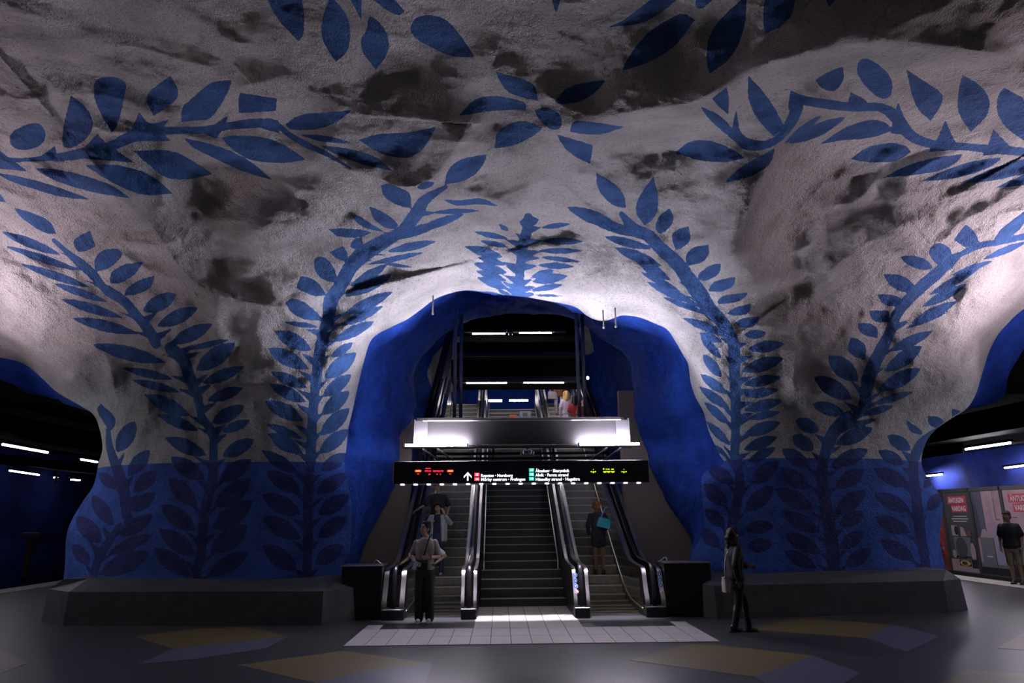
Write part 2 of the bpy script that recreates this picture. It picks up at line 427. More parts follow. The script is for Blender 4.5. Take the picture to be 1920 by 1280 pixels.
vine(*TR, [], polys=[[(360,103),(430,70),(540,-20),(640,-20),(560,50),(480,92)], [(410,266),(450,190),(520,110),(640,43),(685,75),(650,130),(580,200),(500,240)],
    [(685,22),(710,38),(775,-20),(690,-20)], [(740,277),(728,220),(735,140),(780,70),(880,-20),(878,60),(860,150),(810,230)],
    [(950,127),(938,80),(950,-20),(1065,-20),(1055,50),(1010,100)], [(1165,-20),(1190,24),(1230,-20)], [(150,0),(165,50),(185,-10),(150,-10)]])
# long vine lying across the vault on the left
vine(*TL, [([(-40,596),(60,600),(180,592),(300,577),(420,545),(520,503),(640,490),(760,487),(860,472),(960,462),(1035,462)], [22,8,12,20,18,24,14,14,14,18,12]),
           ([(1035,465),(1080,500),(1150,543),(1230,580),(1320,634)], [12,10,12,8,2])],
    polys=[[(35,500),(100,465),(150,460),(175,500),(160,545),(90,567),(40,550)], [(265,358),(320,395),(355,460),(330,520),(265,560),(230,545),(240,460)],
    [(350,320),(370,290),(430,287),(478,310),(465,370),(445,460),(420,497),(390,450),(355,380)], [(540,355),(640,283),(672,340),(660,380),(575,436)],
    [(680,400),(720,370),(790,305),(870,300),(850,360),(790,450),(730,452),(680,458)], [(900,347),(1038,370),(1035,416),(895,424),(893,385)],
    [(1070,465),(1120,430),(1200,422),(1320,413),(1270,455),(1200,485),(1090,490)],
    [(-30,540),(45,600),(104,642),(-30,630)], [(205,548),(130,602),(240,605),(215,580)], [(365,500),(310,560),(290,592),(508,611),(430,560),(400,540)],
    [(522,418),(495,480),(480,530),(642,530),(600,490),(642,443),(585,462),(550,460)], [(860,428),(800,470),(760,496),(810,522),(840,478)], [(960,448),(1030,440),(1050,500),(960,475)],
    [(500,565),(640,560),(720,600),(798,652),(700,675),(620,670),(560,620)], [(688,518),(800,540),(900,580),(960,620),(1022,674),(900,640),(800,590),(730,560)],
    [(828,515),(900,505),(1000,515),(1080,550),(1148,600),(1060,612),(950,605),(880,570)], [(318,619),(420,615),(540,640),(600,680),(648,726),(540,735),(450,700),(380,660)],
    [(128,629),(230,635),(360,670),(430,700),(488,743),(360,725),(240,690),(160,655)], [(-20,646),(100,665),(230,705),(344,749),(230,740),(100,700),(40,680)],
    [(1345,525),(1420,500),(1520,500),(1637,474),(1590,560),(1530,597),(1430,580)], [(1200,545),(1300,555),(1390,580),(1430,600),(1474,642),(1370,620),(1270,585)], [(-20,700),(25,760),(-20,752)]],
    leaves=[(1108,503,1318,536,12)], barbs=False)
# vine of the left pillar
vine((0, 340), 2.462, [([(250,272),(320,335),(380,385),(430,432),(470,480),(510,512),(580,560),(640,630),(690,690),(720,748)], [10,14,22,22,18,24,22,22,24,24]),
    ([(790,770),(850,830),(880,920),(915,1000),(930,1080),(970,1140),(985,1200),(985,1300)], [30,28,26,20,18,20,18,20])],
    leaves=[(300,347,5,232,23),(400,424,20,296,18),(437,497,95,380,20),(525,566,240,468,18),(590,637,275,541,23),(662,708,330,630,27),(645,607,815,520,38),(708,677,915,582,34),(768,759,982,658,34),(835,782,1062,728,14),
    (788,842,425,752,34),(888,884,1087,746,42),(915,940,1129,854,28),(940,1018,1122,952,28),(963,1124,1130,1033,34),(1012,1163,1155,1102,24),(1012,1278,1174,1190,34),
    (818,917,568,862,20),(853,978,604,915,20),(895,1090,665,983,34),(937,1157,725,1074,26),(972,1272,763,1182,34)],
    polys=[[(60,120),(150,145),(230,180),(262,243),(200,240),(100,170)], [(340,265),(415,227),(443,300),(370,332),(342,302)], [(440,418),(433,360),(470,315),(550,307),(568,345),(510,400)],
    [(505,472),(510,420),(560,385),(664,369),(625,430),(560,470)], [(570,530),(585,490),(640,455),(717,432),(700,490),(640,520)]])
vine((0, 640), 2.0, [([(800,440),(797,520),(772,620),(760,720),(752,800),(735,900)], [16,18,18,18,18,12])],
    leaves=[(780,527,640,433,32),(810,532,942,443,32),(750,627,632,513,32),(792,632,942,513,36),(745,717,603,613,34),(787,717,947,595,38),(745,812,598,703,34),(777,802,930,688,38),(725,887,577,773,34),(765,887,934,788,32)])
vine((0, 640), 2.0, [([(405,330),(412,400),(440,480),(465,560),(475,650)], [8,14,20,22,18]), ([(450,690),(385,785),(365,830),(345,900)], [10,18,16,16])],
    leaves=[(432,427,507,298,32),(470,512,562,406,28),(490,572,590,485,28),(482,642,582,568,28),(440,737,574,648,28),(392,802,574,723,24),(357,882,562,788,38),(450,562,368,490,22),(430,702,345,575,28),(390,765,285,655,34),(345,845,270,760,26)],
    polys=[[(360,252),(380,233),(430,280),(435,310),(412,338),(385,300)]])
# vine left of the arch
vine((480, 280), 2.206, [([(785,155),(700,208),(660,270),(600,340),(520,385),(440,435),(390,490),(345,570),(310,625),(300,700),(282,760),(265,830),(255,900),(245,980),(238,1060),(232,1140),(225,1290)], [8,22,28,22,30,34,30,28,30,26,26,24,22,20,20,20,22]) ],
    leaves=[(275,737,115,714,11),(242,837,78,751,32),(232,915,48,821,32),(225,992,60,919,24),(222,1052,55,971,26),(210,1127,35,1041,32),(207,1202,40,1134,18),(207,1267,48,1174,30),
    (655,163,738,138,15),(640,342,866,266,18),(700,262,930,252,11),(555,380,792,290,19),(520,427,747,379,18),(498,467,652,488,7),(440,480,700,425,12),
    (372,577,547,473,20),(350,617,567,515,26),(345,692,567,588,24),(330,737,527,648,20),(300,802,492,710,23),(298,867,402,798,18),(272,957,415,840,34),(265,1032,395,930,28),(260,1107,387,998,30),(255,1192,387,1070,32),(250,1267,384,1156,30)],
    polys=[[(515,150),(550,138),(600,160),(640,180),(642,243),(590,235),(530,200)], [(468,234),(540,265),(590,310),(580,330),(530,325),(485,290)], [(393,267),(430,275),(480,310),(542,346),(460,330),(410,300)],
    [(300,330),(360,325),(460,335),(482,346),(420,365),(340,365)], [(440,360),(442,400),(420,417),(388,402),(402,373)], [(303,425),(360,398),(385,440),(370,465),(330,450)],
    [(235,460),(260,440),(300,455),(330,500),(335,545),(300,550),(250,520)], [(166,572),(185,522),(250,540),(292,602),(240,610)], [(119,635),(145,613),(200,630),(250,670),(280,709),(200,705),(150,680)],
    [(780,145),(790,85),(840,40),(958,18),(930,85),(870,130)], [(770,207),(850,210),(930,197),(1012,238),(920,225),(830,237)]])
vine((0, 640), 2.0, [([(1168,440),(1155,560),(1155,700),(1150,900)], [14,18,18,16])],
    leaves=[(1130,502,981,408,24),(1190,490,1307,420,26),(1140,572,998,488,32),(1140,657,983,573,34),(1140,747,983,656,34),(1125,867,986,763,36),(1175,577,1307,493,28),(1180,657,1312,573,30),(1180,742,1302,656,30),(1170,842,1287,763,32)])
# sprig over the crown of the arch
vine((960, 280), 2.1333, [([(65,270),(60,320),(45,380),(35,450),(30,520),(25,590)], [16,20,22,18,18,18])],
    leaves=[(100,315,237,297,11),(100,366,287,368,15),(88,405,282,405,12),(95,427,277,450,10),(88,462,252,468,13),(65,532,224,505,20),(62,515,172,482,14),(60,567,207,540,12),(60,582,212,586,5),
    (-4,332,-52,300,10),(0,360,-150,330,12),(0,393,-130,365,12),(-20,435,-188,388,20),(-10,465,-140,430,14),(-5,498,-155,455,18),(-8,530,-145,485,15),(-5,560,-138,512,18),(-8,588,-160,573,11),(10,590,-60,560,8)],
    polys=[[(27,290),(65,260),(110,280),(95,305),(40,308)]])
# vine right of the arch
vine((960, 280), 2.1333, [([(438,258),(490,320),(545,345),(600,400),(660,455),(700,510),(745,570),(790,640),(840,690),(880,760),(890,830),(890,900),(895,1000),(895,1100),(890,1250)], [10,24,26,26,28,30,32,30,26,24,24,22,20,18,18])],
    leaves=[(918,742,1017,735,19),(928,802,1090,777,24),(903,892,1087,834,28),(912,944,1077,910,22),(910,987,1067,961,20),(913,1047,1082,1004,23),(923,1082,1077,1049,16),(913,1147,1077,1089,26),(913,1207,1062,1149,24),(930,1257,1057,1191,20),
    (450,320,218,230,27),(545,357,288,270,22),(575,402,363,347,18),(612,472,408,391,22),(647,532,488,434,22),(690,577,513,489,14),(742,622,538,529,18),(772,642,598,544,13),(802,667,598,589,12),(847,722,678,674,12),(857,747,688,679,13),
    (852,775,748,733,16),(847,847,753,743,18),(847,922,763,818,22),(872,987,753,898,20),(882,1047,748,948,20),(882,1112,768,1008,18),(882,1192,778,1088,18),(880,1245,800,1175,10)],
    polys=[[(337,93),(410,135),(450,180),(457,236),(400,225),(340,160)], [(565,108),(590,200),(575,270),(530,305),(490,250),(505,190)], [(570,312),(590,260),(630,235),(652,280),(620,325),(590,340)],
    [(635,345),(660,320),(707,307),(716,360),(690,390),(655,403)], [(692,425),(720,390),(786,381),(790,420),(760,455),(700,465)], [(745,497),(790,462),(837,456),(830,500),(780,525),(745,524)],
    [(785,557),(810,525),(895,509),(890,545),(840,570),(790,569)], [(822,602),(850,582),(947,571),(925,600),(880,615),(825,619)], [(858,657),(890,630),(957,617),(950,655),(900,668)], [(891,692),(920,675),(990,667),(980,705),(920,719)]])
vine((1220, 640), 2.0, [([(320,440),(335,520),(325,600),(305,700),(290,870)], [16,18,18,18,16])],
    leaves=[(325,542,210,463,28),(297,627,198,533,30),(287,702,203,628,26),(267,782,188,698,26),(365,542,482,448,30),(345,642,462,543,32),(340,702,464,690,26),(350,772,457,758,28)])
# vine of the right pillar, climbing to the right
vine((1460, 380), 2.667, [([(900,262),(850,300),(790,355),(730,405),(650,482),(590,560),(560,640),(520,720),(480,800),(450,880),(430,980),(405,1050)], [16,26,30,30,28,26,26,30,34,34,26,16]),
    ([(890,268),(1000,215),(1110,196),(1240,165)], [12,16,14,16])],
    leaves=[(412,902,248,764,48),(382,992,176,869,44),(347,1062,168,1004,34),(1000,292,1245,192,18),(840,372,1072,289,16),(730,472,1007,324,22),(692,532,947,404,24),(640,612,897,491,26),(602,642,852,544,11),(530,752,772,640,28),
    (512,857,720,714,38),(480,952,712,826,38),(450,1012,677,944,20),(420,1062,552,1019,18)],
    polys=[[(935,106),(985,150),(1002,197),(935,227),(877,185)], [(743,241),(795,193),(860,225),(866,267),(800,314),(765,285)], [(609,269),(680,263),(745,285),(772,327),(720,340),(640,310)],
    [(523,356),(600,358),(660,385),(694,442),(620,450),(550,410)], [(489,456),(570,458),(628,485),(622,517),(525,517)], [(449,538),(552,538),(553,597),(470,597)], [(398,603),(450,599),(497,625),(492,677),(420,660),(397,630)],
    [(339,737),(360,673),(400,679),(442,720),(430,787),(378,772)], [(1068,192),(1120,120),(1250,28),(1250,70),(1180,167)]])
vine((1220, 640), 2.0, [([(745,268),(725,295),(680,350),(650,440),(642,520),(660,640),(680,760),(688,870)], [10,22,24,20,20,24,24,24])],
    leaves=[(642,342,543,293,26),(622,412,531,353,28),(607,477,493,403,28),(605,562,483,473,30),(627,637,463,553,32),(647,722,493,638,30),(652,802,503,718,30),(635,857,498,783,26),(700,332,852,289,12),(770,282,917,239,14),
    (680,392,834,323,28),(660,477,817,403,30),(680,557,802,478,30),(680,652,807,558,32),(697,697,797,638,28),(702,782,797,713,28),(717,852,827,778,28)])
vine((1220, 640), 2.0, [([(1095,325),(1050,352),(1005,400),(985,470),(998,600),(1012,720),(1035,860)], [8,16,20,18,20,20,18])],
    leaves=[(985,412,888,353,26),(960,467,853,408,24),(985,547,838,478,30),(985,642,838,570,30),(987,722,838,658,30),(1002,827,860,743,30),(1030,642,1092,568,24),(1020,560,1070,480,18)],
    polys=[[(1128,250),(1165,262),(1130,284)], [(1038,280),(1080,280),(1100,300),(1072,326),(1042,312)], [(957,292),(1020,335),(1017,350),(972,342)]])
# vine lying across the vault on the right
vine(*TR, [([(1075,372),(1160,388),(1280,402),(1380,402),(1440,440),(1500,512),(1600,545),(1700,550),(1800,560),(1960,572)], [18,18,16,16,24,20,16,14,16,16]),
           ([(1080,372),(1060,430),(1010,510),(940,545),(870,540),(835,490)], [16,22,14,16,18,10])],
    polys=[[(1288,265),(1305,220),(1340,220),(1400,260),(1430,310),(1420,367),(1380,372),(1320,320)], [(1138,300),(1200,262),(1240,250),(1247,300),(1210,347),(1160,332)], [(1478,260),(1540,300),(1612,345),(1617,385),(1570,454),(1510,400)],
    [(1690,280),(1760,320),(1797,380),(1780,440),(1720,494),(1668,420),(1675,330)], [(1845,328),(1940,380),(1940,540),(1850,480),(1816,420),(1820,360)], [(886,283),(940,340),(990,410),(1022,480),(980,510),(920,450),(883,370)],
    [(1045,338),(1102,365),(1070,432),(1033,410)], [(750,370),(806,323),(815,380),(811,430),(770,395)], [(705,398),(780,430),(825,480),(840,413),(858,510),(930,530),(1002,528),(950,557),(860,552),(800,500),(740,450)],
    [(610,573),(660,530),(740,523),(820,555),(874,593),(800,610),(700,602)], [(798,684),(850,630),(920,590),(987,553),(970,620),(900,662)], [(1268,597),(1330,550),(1420,533),(1480,545),(1497,570),(1440,607),(1340,610)],
    [(1153,541),(1240,480),(1340,446),(1400,455),(1430,487),(1340,520),(1240,525)], [(1388,667),(1480,620),(1580,590),(1692,577),(1660,620),(1560,652)], [(1528,681),(1640,630),(1740,600),(1842,589),(1790,630),(1680,667)],
    [(1678,686),(1780,640),(1860,610),(1950,590),(1950,645),(1800,680)], [(1808,706),(1880,670),(1950,645),(1950,690)],
    [(1270,345),(1255,400),(1340,405),(1330,375)], [(1448,380),(1430,440),(1420,500),(1500,505),(1470,440)], [(1625,450),(1590,530),(1560,570),(1680,560),(1650,510)], [(1805,483),(1780,560),(1760,585),(1890,570),(1840,520)]],
    leaves=[(1010,547,1162,430,14),(1020,547,1252,438,24)], barbs=False)

def running_vine(pts, hw, step, L, w):
    """the vines run on over the parts of the vault beside and above the view"""
    q = stem(pts, hw); p = resample(q[:, :2], max(3, int(np.linalg.norm(np.diff(q[:, :2], axis=0), axis=1).sum()/step)))
    for i in range(1, len(p)-1):
        d = unit2(p[i+1]-p[i-1]); n = np.array([-d[1], d[0]])
        for sgn in (1, -1):
            b = p[i]+n*sgn*(hw+7); t = b+(d*.75+n*sgn*.66)*L*(.85+.3*((i*7) % 5)/5); lens(b[0], b[1], t[0], t[1], w)
def unit2(v): return v/(np.linalg.norm(v)+1e-9)
running_vine([(2290,275),(2140,300),(1990,290)], 9, 52, 78, 17); running_vine([(-420,280),(-220,318),(-40,302)], 9, 52, 78, 17)
running_vine([(2040,400),(2130,330),(2240,230)], 8, 40, 60, 13); running_vine([(640,-30),(615,-190),(520,-360)], 11, 75, 110, 28); running_vine([(1350,-30),(1440,-190),(1600,-330)], 11, 75, 110, 28)

P = vault_points(SU.ravel(), SV.ravel())
used = np.zeros(GU.size, bool)
ii = np.arange(GU.size).reshape(GU.shape)
quad = np.stack([ii[:-1, :-1], ii[:-1, 1:], ii[1:, 1:], ii[1:, :-1]], -1)[q]
zq = P[quad, 2].max(1); quad = quad[zq > .45]
used[quad.ravel()] = True; remap = np.cumsum(used)-1; quad = remap[quad]; P = P[used]
def mesh_np(name, P, quad):
    me = bpy.data.meshes.new(name); me.vertices.add(len(P)); me.vertices.foreach_set('co', P.astype('f4').ravel())
    me.loops.add(quad.size); me.loops.foreach_set('vertex_index', quad.astype('i4').ravel())
    me.polygons.add(len(quad)); me.polygons.foreach_set('loop_start', np.arange(0, quad.size, 4, dtype='i4'))
    me.polygons.foreach_set('use_smooth', np.ones(len(quad), bool)); me.update(calc_edges=True); return me
def rock_material(name, white, grey, leaf_c, dado_c, dado_leaf, dado_z):
    m = bpy.data.materials.new(name); m.use_nodes = True; N = m.node_tree.nodes; L = m.node_tree.links; b = N['Principled BSDF']
    b.inputs['Roughness'].default_value = .85; b.inputs['Specular IOR Level'].default_value = .25
    tc = N.new('ShaderNodeTexCoord'); geo = N.new('ShaderNodeNewGeometry')
    def noise(s, d=5):
        n = N.new('ShaderNodeTexNoise'); n.inputs['Scale'].default_value = s; n.inputs['Detail'].default_value = d; L.new(tc.outputs['Object'], n.inputs['Vector']); return n
    def rng(src, a, c, lo=0., hi=1.):
        r = N.new('ShaderNodeMapRange'); r.inputs[1].default_value = a; r.inputs[2].default_value = c; r.inputs[3].default_value = lo; r.inputs[4].default_value = hi; L.new(src, r.inputs[0]); return r.outputs[0]
    def mix(f, a, c):
        x = N.new('ShaderNodeMix'); x.data_type = 'RGBA'
        if hasattr(f, 'is_output'): L.new(f, x.inputs[0])
        else: x.inputs[0].default_value = f
        for s, k in ((a, 6), (c, 7)):
            if hasattr(s, 'is_output'): L.new(s, x.inputs[k])
            else: x.inputs[k].default_value = (*s, 1)
        return x.outputs[2]
    wc = mix(rng(noise(1.1).outputs['Fac'], .42, .72), white, grey)                # grime in broad patches
    wc = mix(rng(noise(26, 6).outputs['Fac'], .56, .70, 0, .55), wc, tuple(c*.45 for c in grey))   # dark specks in the plaster
    at = N.new('ShaderNodeAttribute'); at.attribute_name = 'leaf_edge'
    wob = N.new('ShaderNodeMath'); wob.operation = 'ADD'; L.new(at.outputs['Fac'], wob.inputs[0]); L.new(rng(noise(9).outputs['Fac'], .2, .8, -1.1, 1.1), wob.inputs[1])
    lf = rng(wob.outputs[0], .5, -.5)
    sep = N.new('ShaderNodeSeparateXYZ'); L.new(geo.outputs['Position'], sep.inputs[0])
    dd = rng(sep.outputs['Z'], dado_z+.006, dado_z-.006)
    var = rng(noise(2.3).outputs['Fac'], .3, .7, .72, 1.25)
    def vary(c):
        x = N.new('ShaderNodeMix'); x.data_type = 'RGBA'; x.blend_type = 'MULTIPLY'; x.inputs[0].default_value = 1; x.inputs[6].default_value = (*c, 1); L.new(var, x.inputs[7]); return x.outputs[2]
    up = mix(lf, wc, vary(leaf_c)); lo = mix(lf, vary(dado_c), vary(dado_leaf)); L.new(mix(dd, up, lo), b.inputs['Base Color'])
    bp = N.new('ShaderNodeBump'); bp.inputs['Strength'].default_value = 1.0; bp.inputs['Distance'].default_value = .055
    ad = N.new('ShaderNodeMath'); ad.operation = 'MULTIPLY_ADD'; L.new(noise(9, 6).outputs['Fac'], ad.inputs[0]); ad.inputs[1].default_value = 1.3; L.new(noise(42, 4).outputs['Fac'], ad.inputs[2])
    L.new(ad.outputs[0], bp.inputs['Height']); L.new(bp.outputs[0], b.inputs['Normal']); return m
MT['vault'] = rock_material('painted_white_rock', (.62,.60,.59), (.36,.35,.34), (.05,.125,.33), (.065,.15,.56), (.045,.06,.23), 2.90)
me = mesh_np('ceiling', P, quad)
a = me.attributes.new('leaf_edge', 'FLOAT', 'POINT'); a.data.foreach_set('value', LEAF.ravel()[used].astype('f4'))
me.materials.append(MT['vault']); vault = link('ceiling', me)
tag(vault, 'lumpy white rock vault and pillars painted with blue leafy vines over a blue dado', kind='structure')

# the vault goes on over and behind the camera, unpainted
rx = np.linspace(-22, 22, 120); ry = np.linspace(-14, 2.6, 60); RX, RY = np.meshgrid(rx, ry)
PR = np.stack([RX.ravel(), RY.ravel(), np.full(RX.size, 8.1)], 1); PR[:, 2] -= rock_noise(PR, [(3.2,.5,0),(1.5,.2,0),(.75,.08,1)])+np.clip(np.abs(PR[:, 0])-9, 0, 20)*.32
k = np.arange(RX.size).reshape(RX.shape); me = mesh_np('ceiling', PR, np.stack([k[:-1, :-1], k[:-1, 1:], k[1:, 1:], k[1:, :-1]], -1).reshape(-1, 4))
a = me.attributes.new('leaf_edge', 'FLOAT', 'POINT'); a.data.foreach_set('value', np.full(len(PR), 14, 'f4'))
me.materials.append(MT['vault']); tag(link('ceiling', me), 'plain white rock vault over the rear of the hall', kind='structure')

# ------------------------------------------------------------------ blue rock tunnels behind the three openings
def tunnel(rings, n, ksub, amps, flat_first=True):
    R = [resample(r, n) for r in rings]; R = np.array(R); Q = np.concatenate([[2*R[0]-R[1]], R, [2*R[-1]-R[-2]]]); out = []
    for i in range(1, len(Q)-2):
        kk = ksub[i-1]
        for t in np.linspace(0, 1, kk, endpoint=False):
            a, b, c, d = Q[i-1], Q[i], Q[i+1], Q[i+2]; s = .35
            m1 = (c-a)*s; m2 = (d-b)*s; t2, t3 = t*t, t**3
            out.append((2*t3-3*t2+1)*b+(t3-2*t2+t)*m1+(-2*t3+3*t2)*c+(t3-t2)*m2)
    out.append(R[-1]); out = np.array(out); K, n, _ = out.shape
    c = out.mean(1, keepdims=True); dirn = out-c; dirn /= np.linalg.norm(dirn, axis=2, keepdims=True)+1e-9
    nz = rock_noise(out.reshape(-1, 3), amps).reshape(K, n, 1); ramp = np.clip(np.arange(K)/10., 0, 1)[:, None, None] if flat_first else 1
    out = out+dirn*nz*ramp; k = np.arange(K*n).reshape(K, n)
    return out, np.stack([k[:-1, :-1], k[:-1, 1:], k[1:, 1:], k[1:, :-1]], -1).reshape(-1, 4)
def ring_px(pts, Y, sub=6):
    p = smooth_line(pts, sub); return np.array([at_depth(x, y, Y) for x, y in p])
MT['blue_rock'] = rock_material('blue_painted_rock', (.60,.58,.50), (.42,.40,.34), (.014,.07,.44), (.014,.07,.44), (.014,.07,.44), -5)
lipc = LIP_C[(LIP_C[:, 1] < 1118)]
r0 = vault_points(lipc[:, 0].copy(), lipc[:, 1].copy())
bright = [(648,1118),(652,1060),(662,1030),(672,990),(676,940),(676,900),(680,865),(686,830),(679,801),(686,765),(693,733),(700,706),(711,688),(734,656),(770,629),(806,593),(843,568),(874,552),(906,553),(938,558),(967,562),
    (1000,566),(1040,572),(1075,583),(1105,601),(1140,608),(1166,617),(1204,631),(1237,655),(1253,683),(1258,710),(1262,733),(1283,763),(1310,785),(1326,810),(1333,835),(1336,865),(1322,880),(1308,905),(1312,945),(1316,985),(1304,1025),(1294,1060),(1290,1118)]
inner = [(650,1118),(668,1060),(682,1020),(698,985),(712,955),(726,925),(740,890),(748,862),(752,815),(772,785),(776,755),(775,733),(772,700),(780,672),(806,640),(838,606),(866,600),(897,597),(932,596),(968,590),
    (1010,592),(1050,594),(1088,606),(1125,632),(1165,662),(1184,690),(1190,733),(1198,785),(1212,825),(1214,870),(1228,905),(1246,935),(1264,962),(1284,990),(1296,1015),(1300,1060),(1300,1118)]
r1 = ring_px(bright, 14.75); r2 = ring_px(inner, 16.9)
far = r2.copy(); c2 = np.array([.5, 0, 3.5]); far = np.stack([c2[0]+(r2[:, 0]-c2[0])*1.5, np.full(len(r2), 22.0), 3.5+(r2[:, 2]-3.5)*1.45+.9], 1)
far2 = np.stack([c2[0]+(r2[:, 0]-c2[0])*1.7, np.full(len(r2), 33.0), 3.5+(r2[:, 2]-3.5)*1.75+3.2], 1)
far3 = np.stack([c2[0]+(r2[:, 0]-c2[0])*1.2, np.full(len(r2), 43.0), 3.5+(r2[:, 2]-3.5)*1.3+4.5], 1)
TP, TQ = tunnel([r0, r1, r2, far, far2, far3], 620, [26, 24, 30, 24, 10], [(2.0,.16,0),(.9,.09,0),(.45,.05,1),(.2,.016,0)])
K = TP.shape[0]; TPf = TP.reshape(-1, 3)
edge = np.full(len(TPf), -14.0)                                         # all blue, with a few bare cream patches deep inside
d = TPf-EYE; zc = d@fw; pu = 960+FOC*(d@cr)/zc; pv = 640-FOC*(d@cu)/zc
for pp in ([(800,700),(812,668),(838,640),(862,628),(862,730),(838,738),(812,735)], [(1090,595),(1104,615),(1114,655),(1106,676),(1096,660),(1086,620)]):
    p = np.array(pp, float); m = np.nonzero((TPf[:, 1] > 17.6) & (np.abs(pu-p[:, 0].mean()) < 90) & (np.abs(pv-p[:, 1].mean()) < 90))[0]
    ds, _, _, _ = seg_dist(pu[m], pv[m], np.vstack([p, p[:1]])); edge[m] = np.maximum(edge[m], np.where(inside(pu[m], pv[m], p), ds, -ds))
me = mesh_np('wall_tunnel', TPf, TQ); a = me.attributes.new('leaf_edge', 'FLOAT', 'POINT'); a.data.foreach_set('value', edge.astype('f4'))
me.materials.append(MT['blue_rock']); tag(link('wall_tunnel', me), 'bright blue rock lining of the escalator tunnel behind the arch', kind='structure')
# closing rock at the far end of the tunnel
me = new_mesh('wall_back', [tuple(TP[-1, i]) for i in range(0, 620, 4)], [tuple(range(155))]); me.materials.append(MT['blue_rock'])
a = me.attributes.new('leaf_edge', 'FLOAT', 'POINT'); a.data.foreach_set('value', np.full(155, -14, 'f4')); tag(link('wall_back', me), 'blue rock end of the escalator tunnel', kind='structure')
for nm, lip, sx in (('wall_left', LIP_L, -1), ('wall_right', LIP_R, 1)):
    lp = lip[(lip[:, 1] < 1118) & (lip[:, 0] > -900) & (lip[:, 0] < 2800)]
    a0 = vault_points(lp[:, 0].copy(), lp[:, 1].copy()); b0 = a0.copy(); drop = np.clip((lp[:, 1] < 845)*(np.abs(lp[:, 0]-(190 if sx < 0 else 1728))/190), 0, 1)
    b0[:, 1] += 2.2; b0[:, 2] -= .15*drop; b0[:, 0] -= sx*np.where(lp[:, 1] > 845, .35, 0.12)
    f = np.clip((806-lp[:, 1])/110, 0, 1)                    # over the opening the blue soffit splays outwards and down
    for i in np.nonzero(f > 0)[0]:
        b0[i] = (1-f[i])*b0[i]+f[i]*at_depth(lp[i, 0]+(28 if sx > 0 else -4)*f[i], lp[i, 1]+(58 if sx > 0 else 46)*f[i], a0[i, 1]+1.3)
    c0 = b0.copy(); c0[:, 1] += 4; c0[:, 2] += .25; c0[:, 0] += -sx*.9*(lp[:, 1] > 845)
    e0 = c0.copy(); e0[:, 1] += 6; e0[:, 0] += -sx*1.5*(lp[:, 1] > 845)
    SP, SQ = tunnel([a0, b0, c0, e0], 330, [16, 12, 8], [(2.0,.15,0),(.9,.09,0),(.45,.05,1),(.2,.016,0)])
    me = mesh_np(nm, SP.reshape(-1, 3), SQ); a = me.attributes.new('leaf_edge', 'FLOAT', 'POINT'); a.data.foreach_set('value', np.full(SP.size//3, -14, 'f4'))
    me.materials.append(MT['blue_rock']); tag(link(nm, me), 'dark blue rock reveal of the %s platform opening' % ('left' if sx < 0 else 'right'), kind='structure')
# ------------------------------------------------------------------ floor
b = MB(); b.add([(-13.5,-8,0),(13.6,-8,0),(13.6,13.0,0),(-13.5,13.0,0),(-13.5,46,0),(-2.9,13.0,0),(-2.9,46,0),(4.0,13.0,0),(4.0,46,0),(13.6,46,0),(-2.9,20,0),(4.0,20,0)],
    [(0,1,2,7,5,3),(3,5,6,4),(7,2,9,8),(5,7,11,10)])
floor = tag(b.build('floor', MT['terrazzo']), 'polished dark terrazzo floor of the hall', kind='structure')
TX0, TW = -2.28, .3078
b = MB(); b.box(TX0, TX0+18*TW, 10.79, 12.27, 0, .004); b.box(-.43, 1.42, 12.27, 15.03, 0, .004); b.box(TX0, TX0+TW*.9, 12.27, 12.75, 0, .004); b.box(TX0+18*TW-TW*.9, TX0+18*TW, 12.27, 12.75, 0, .004)
b.build('tile_bed', MT['grout'], floor)
tile_me = {}
def tile(x0, x1, y0, y1):
    g = .005; key = (round(x1-x0, 3), round(y1-y0, 3))
    if key not in tile_me:
        b = MB(); w_, h_ = key; b.box(g, w_-g, g, h_-g, 0, .009, .002); tile_me[key] = new_mesh('tile', b.v, b.f); tile_me[key].materials.append(MT['tile'])
    o = link('tile', tile_me[key], floor); o.location = (x0, y0, .001)
rows = [10.79, 11.50, 12.27]
for i in range(18):
    for j in range(2): tile(TX0+i*TW, TX0+(i+1)*TW, rows[j], rows[j+1])
tile(TX0, TX0+TW*.9, 12.27, 12.75); tile(TX0+18*TW-TW*.9, TX0+18*TW, 12.27, 12.75)
for i in range(6):
    for y0, y1 in ((12.27,12.97),(12.97,13.67),(13.67,14.37),(14.37,15.03)): tile(-.43+i*TW, -.43+(i+1)*TW, y0, y1)
def inlay(pts, off, s, m, top=.003):
    q = [on_floor(off[0]+x/s, off[1]+y/s)[:2] for x, y in pts]
    area = sum(q[i-1][0]*q[i][1]-q[i][0]*q[i-1][1] for i in range(len(q)))
    if area < 0: q = q[::-1]
    b = MB(); b.prism([tuple(p) for p in q], 2, -.01, top); b.build('terrazzo_inlay', m, floor)
FL, FR = (0, 1140), (960, 1140)
inlay([(500,105),(720,78),(930,72),(1080,105),(650,152)], FL, 2, MT['terrazzo_yellow']); inlay([(650,152),(1080,105),(1000,150),(740,190),(520,210)], FL, 2, MT['terrazzo_blue'])
inlay([(895,213),(1290,160),(1620,207),(1400,232),(1180,280)], FL, 2, MT['terrazzo_yellow']); inlay([(1180,280),(1400,232),(1620,207),(1590,300),(1300,330)], FL, 2, MT['terrazzo_blue'])
inlay([(-150,140),(0,155),(110,205),(0,230),(-200,250)], FL, 2, MT['terrazzo_pink']); inlay([(-200,250),(0,230),(110,205),(0,246),(-200,300)], FL, 2, MT['terrazzo_blue'])
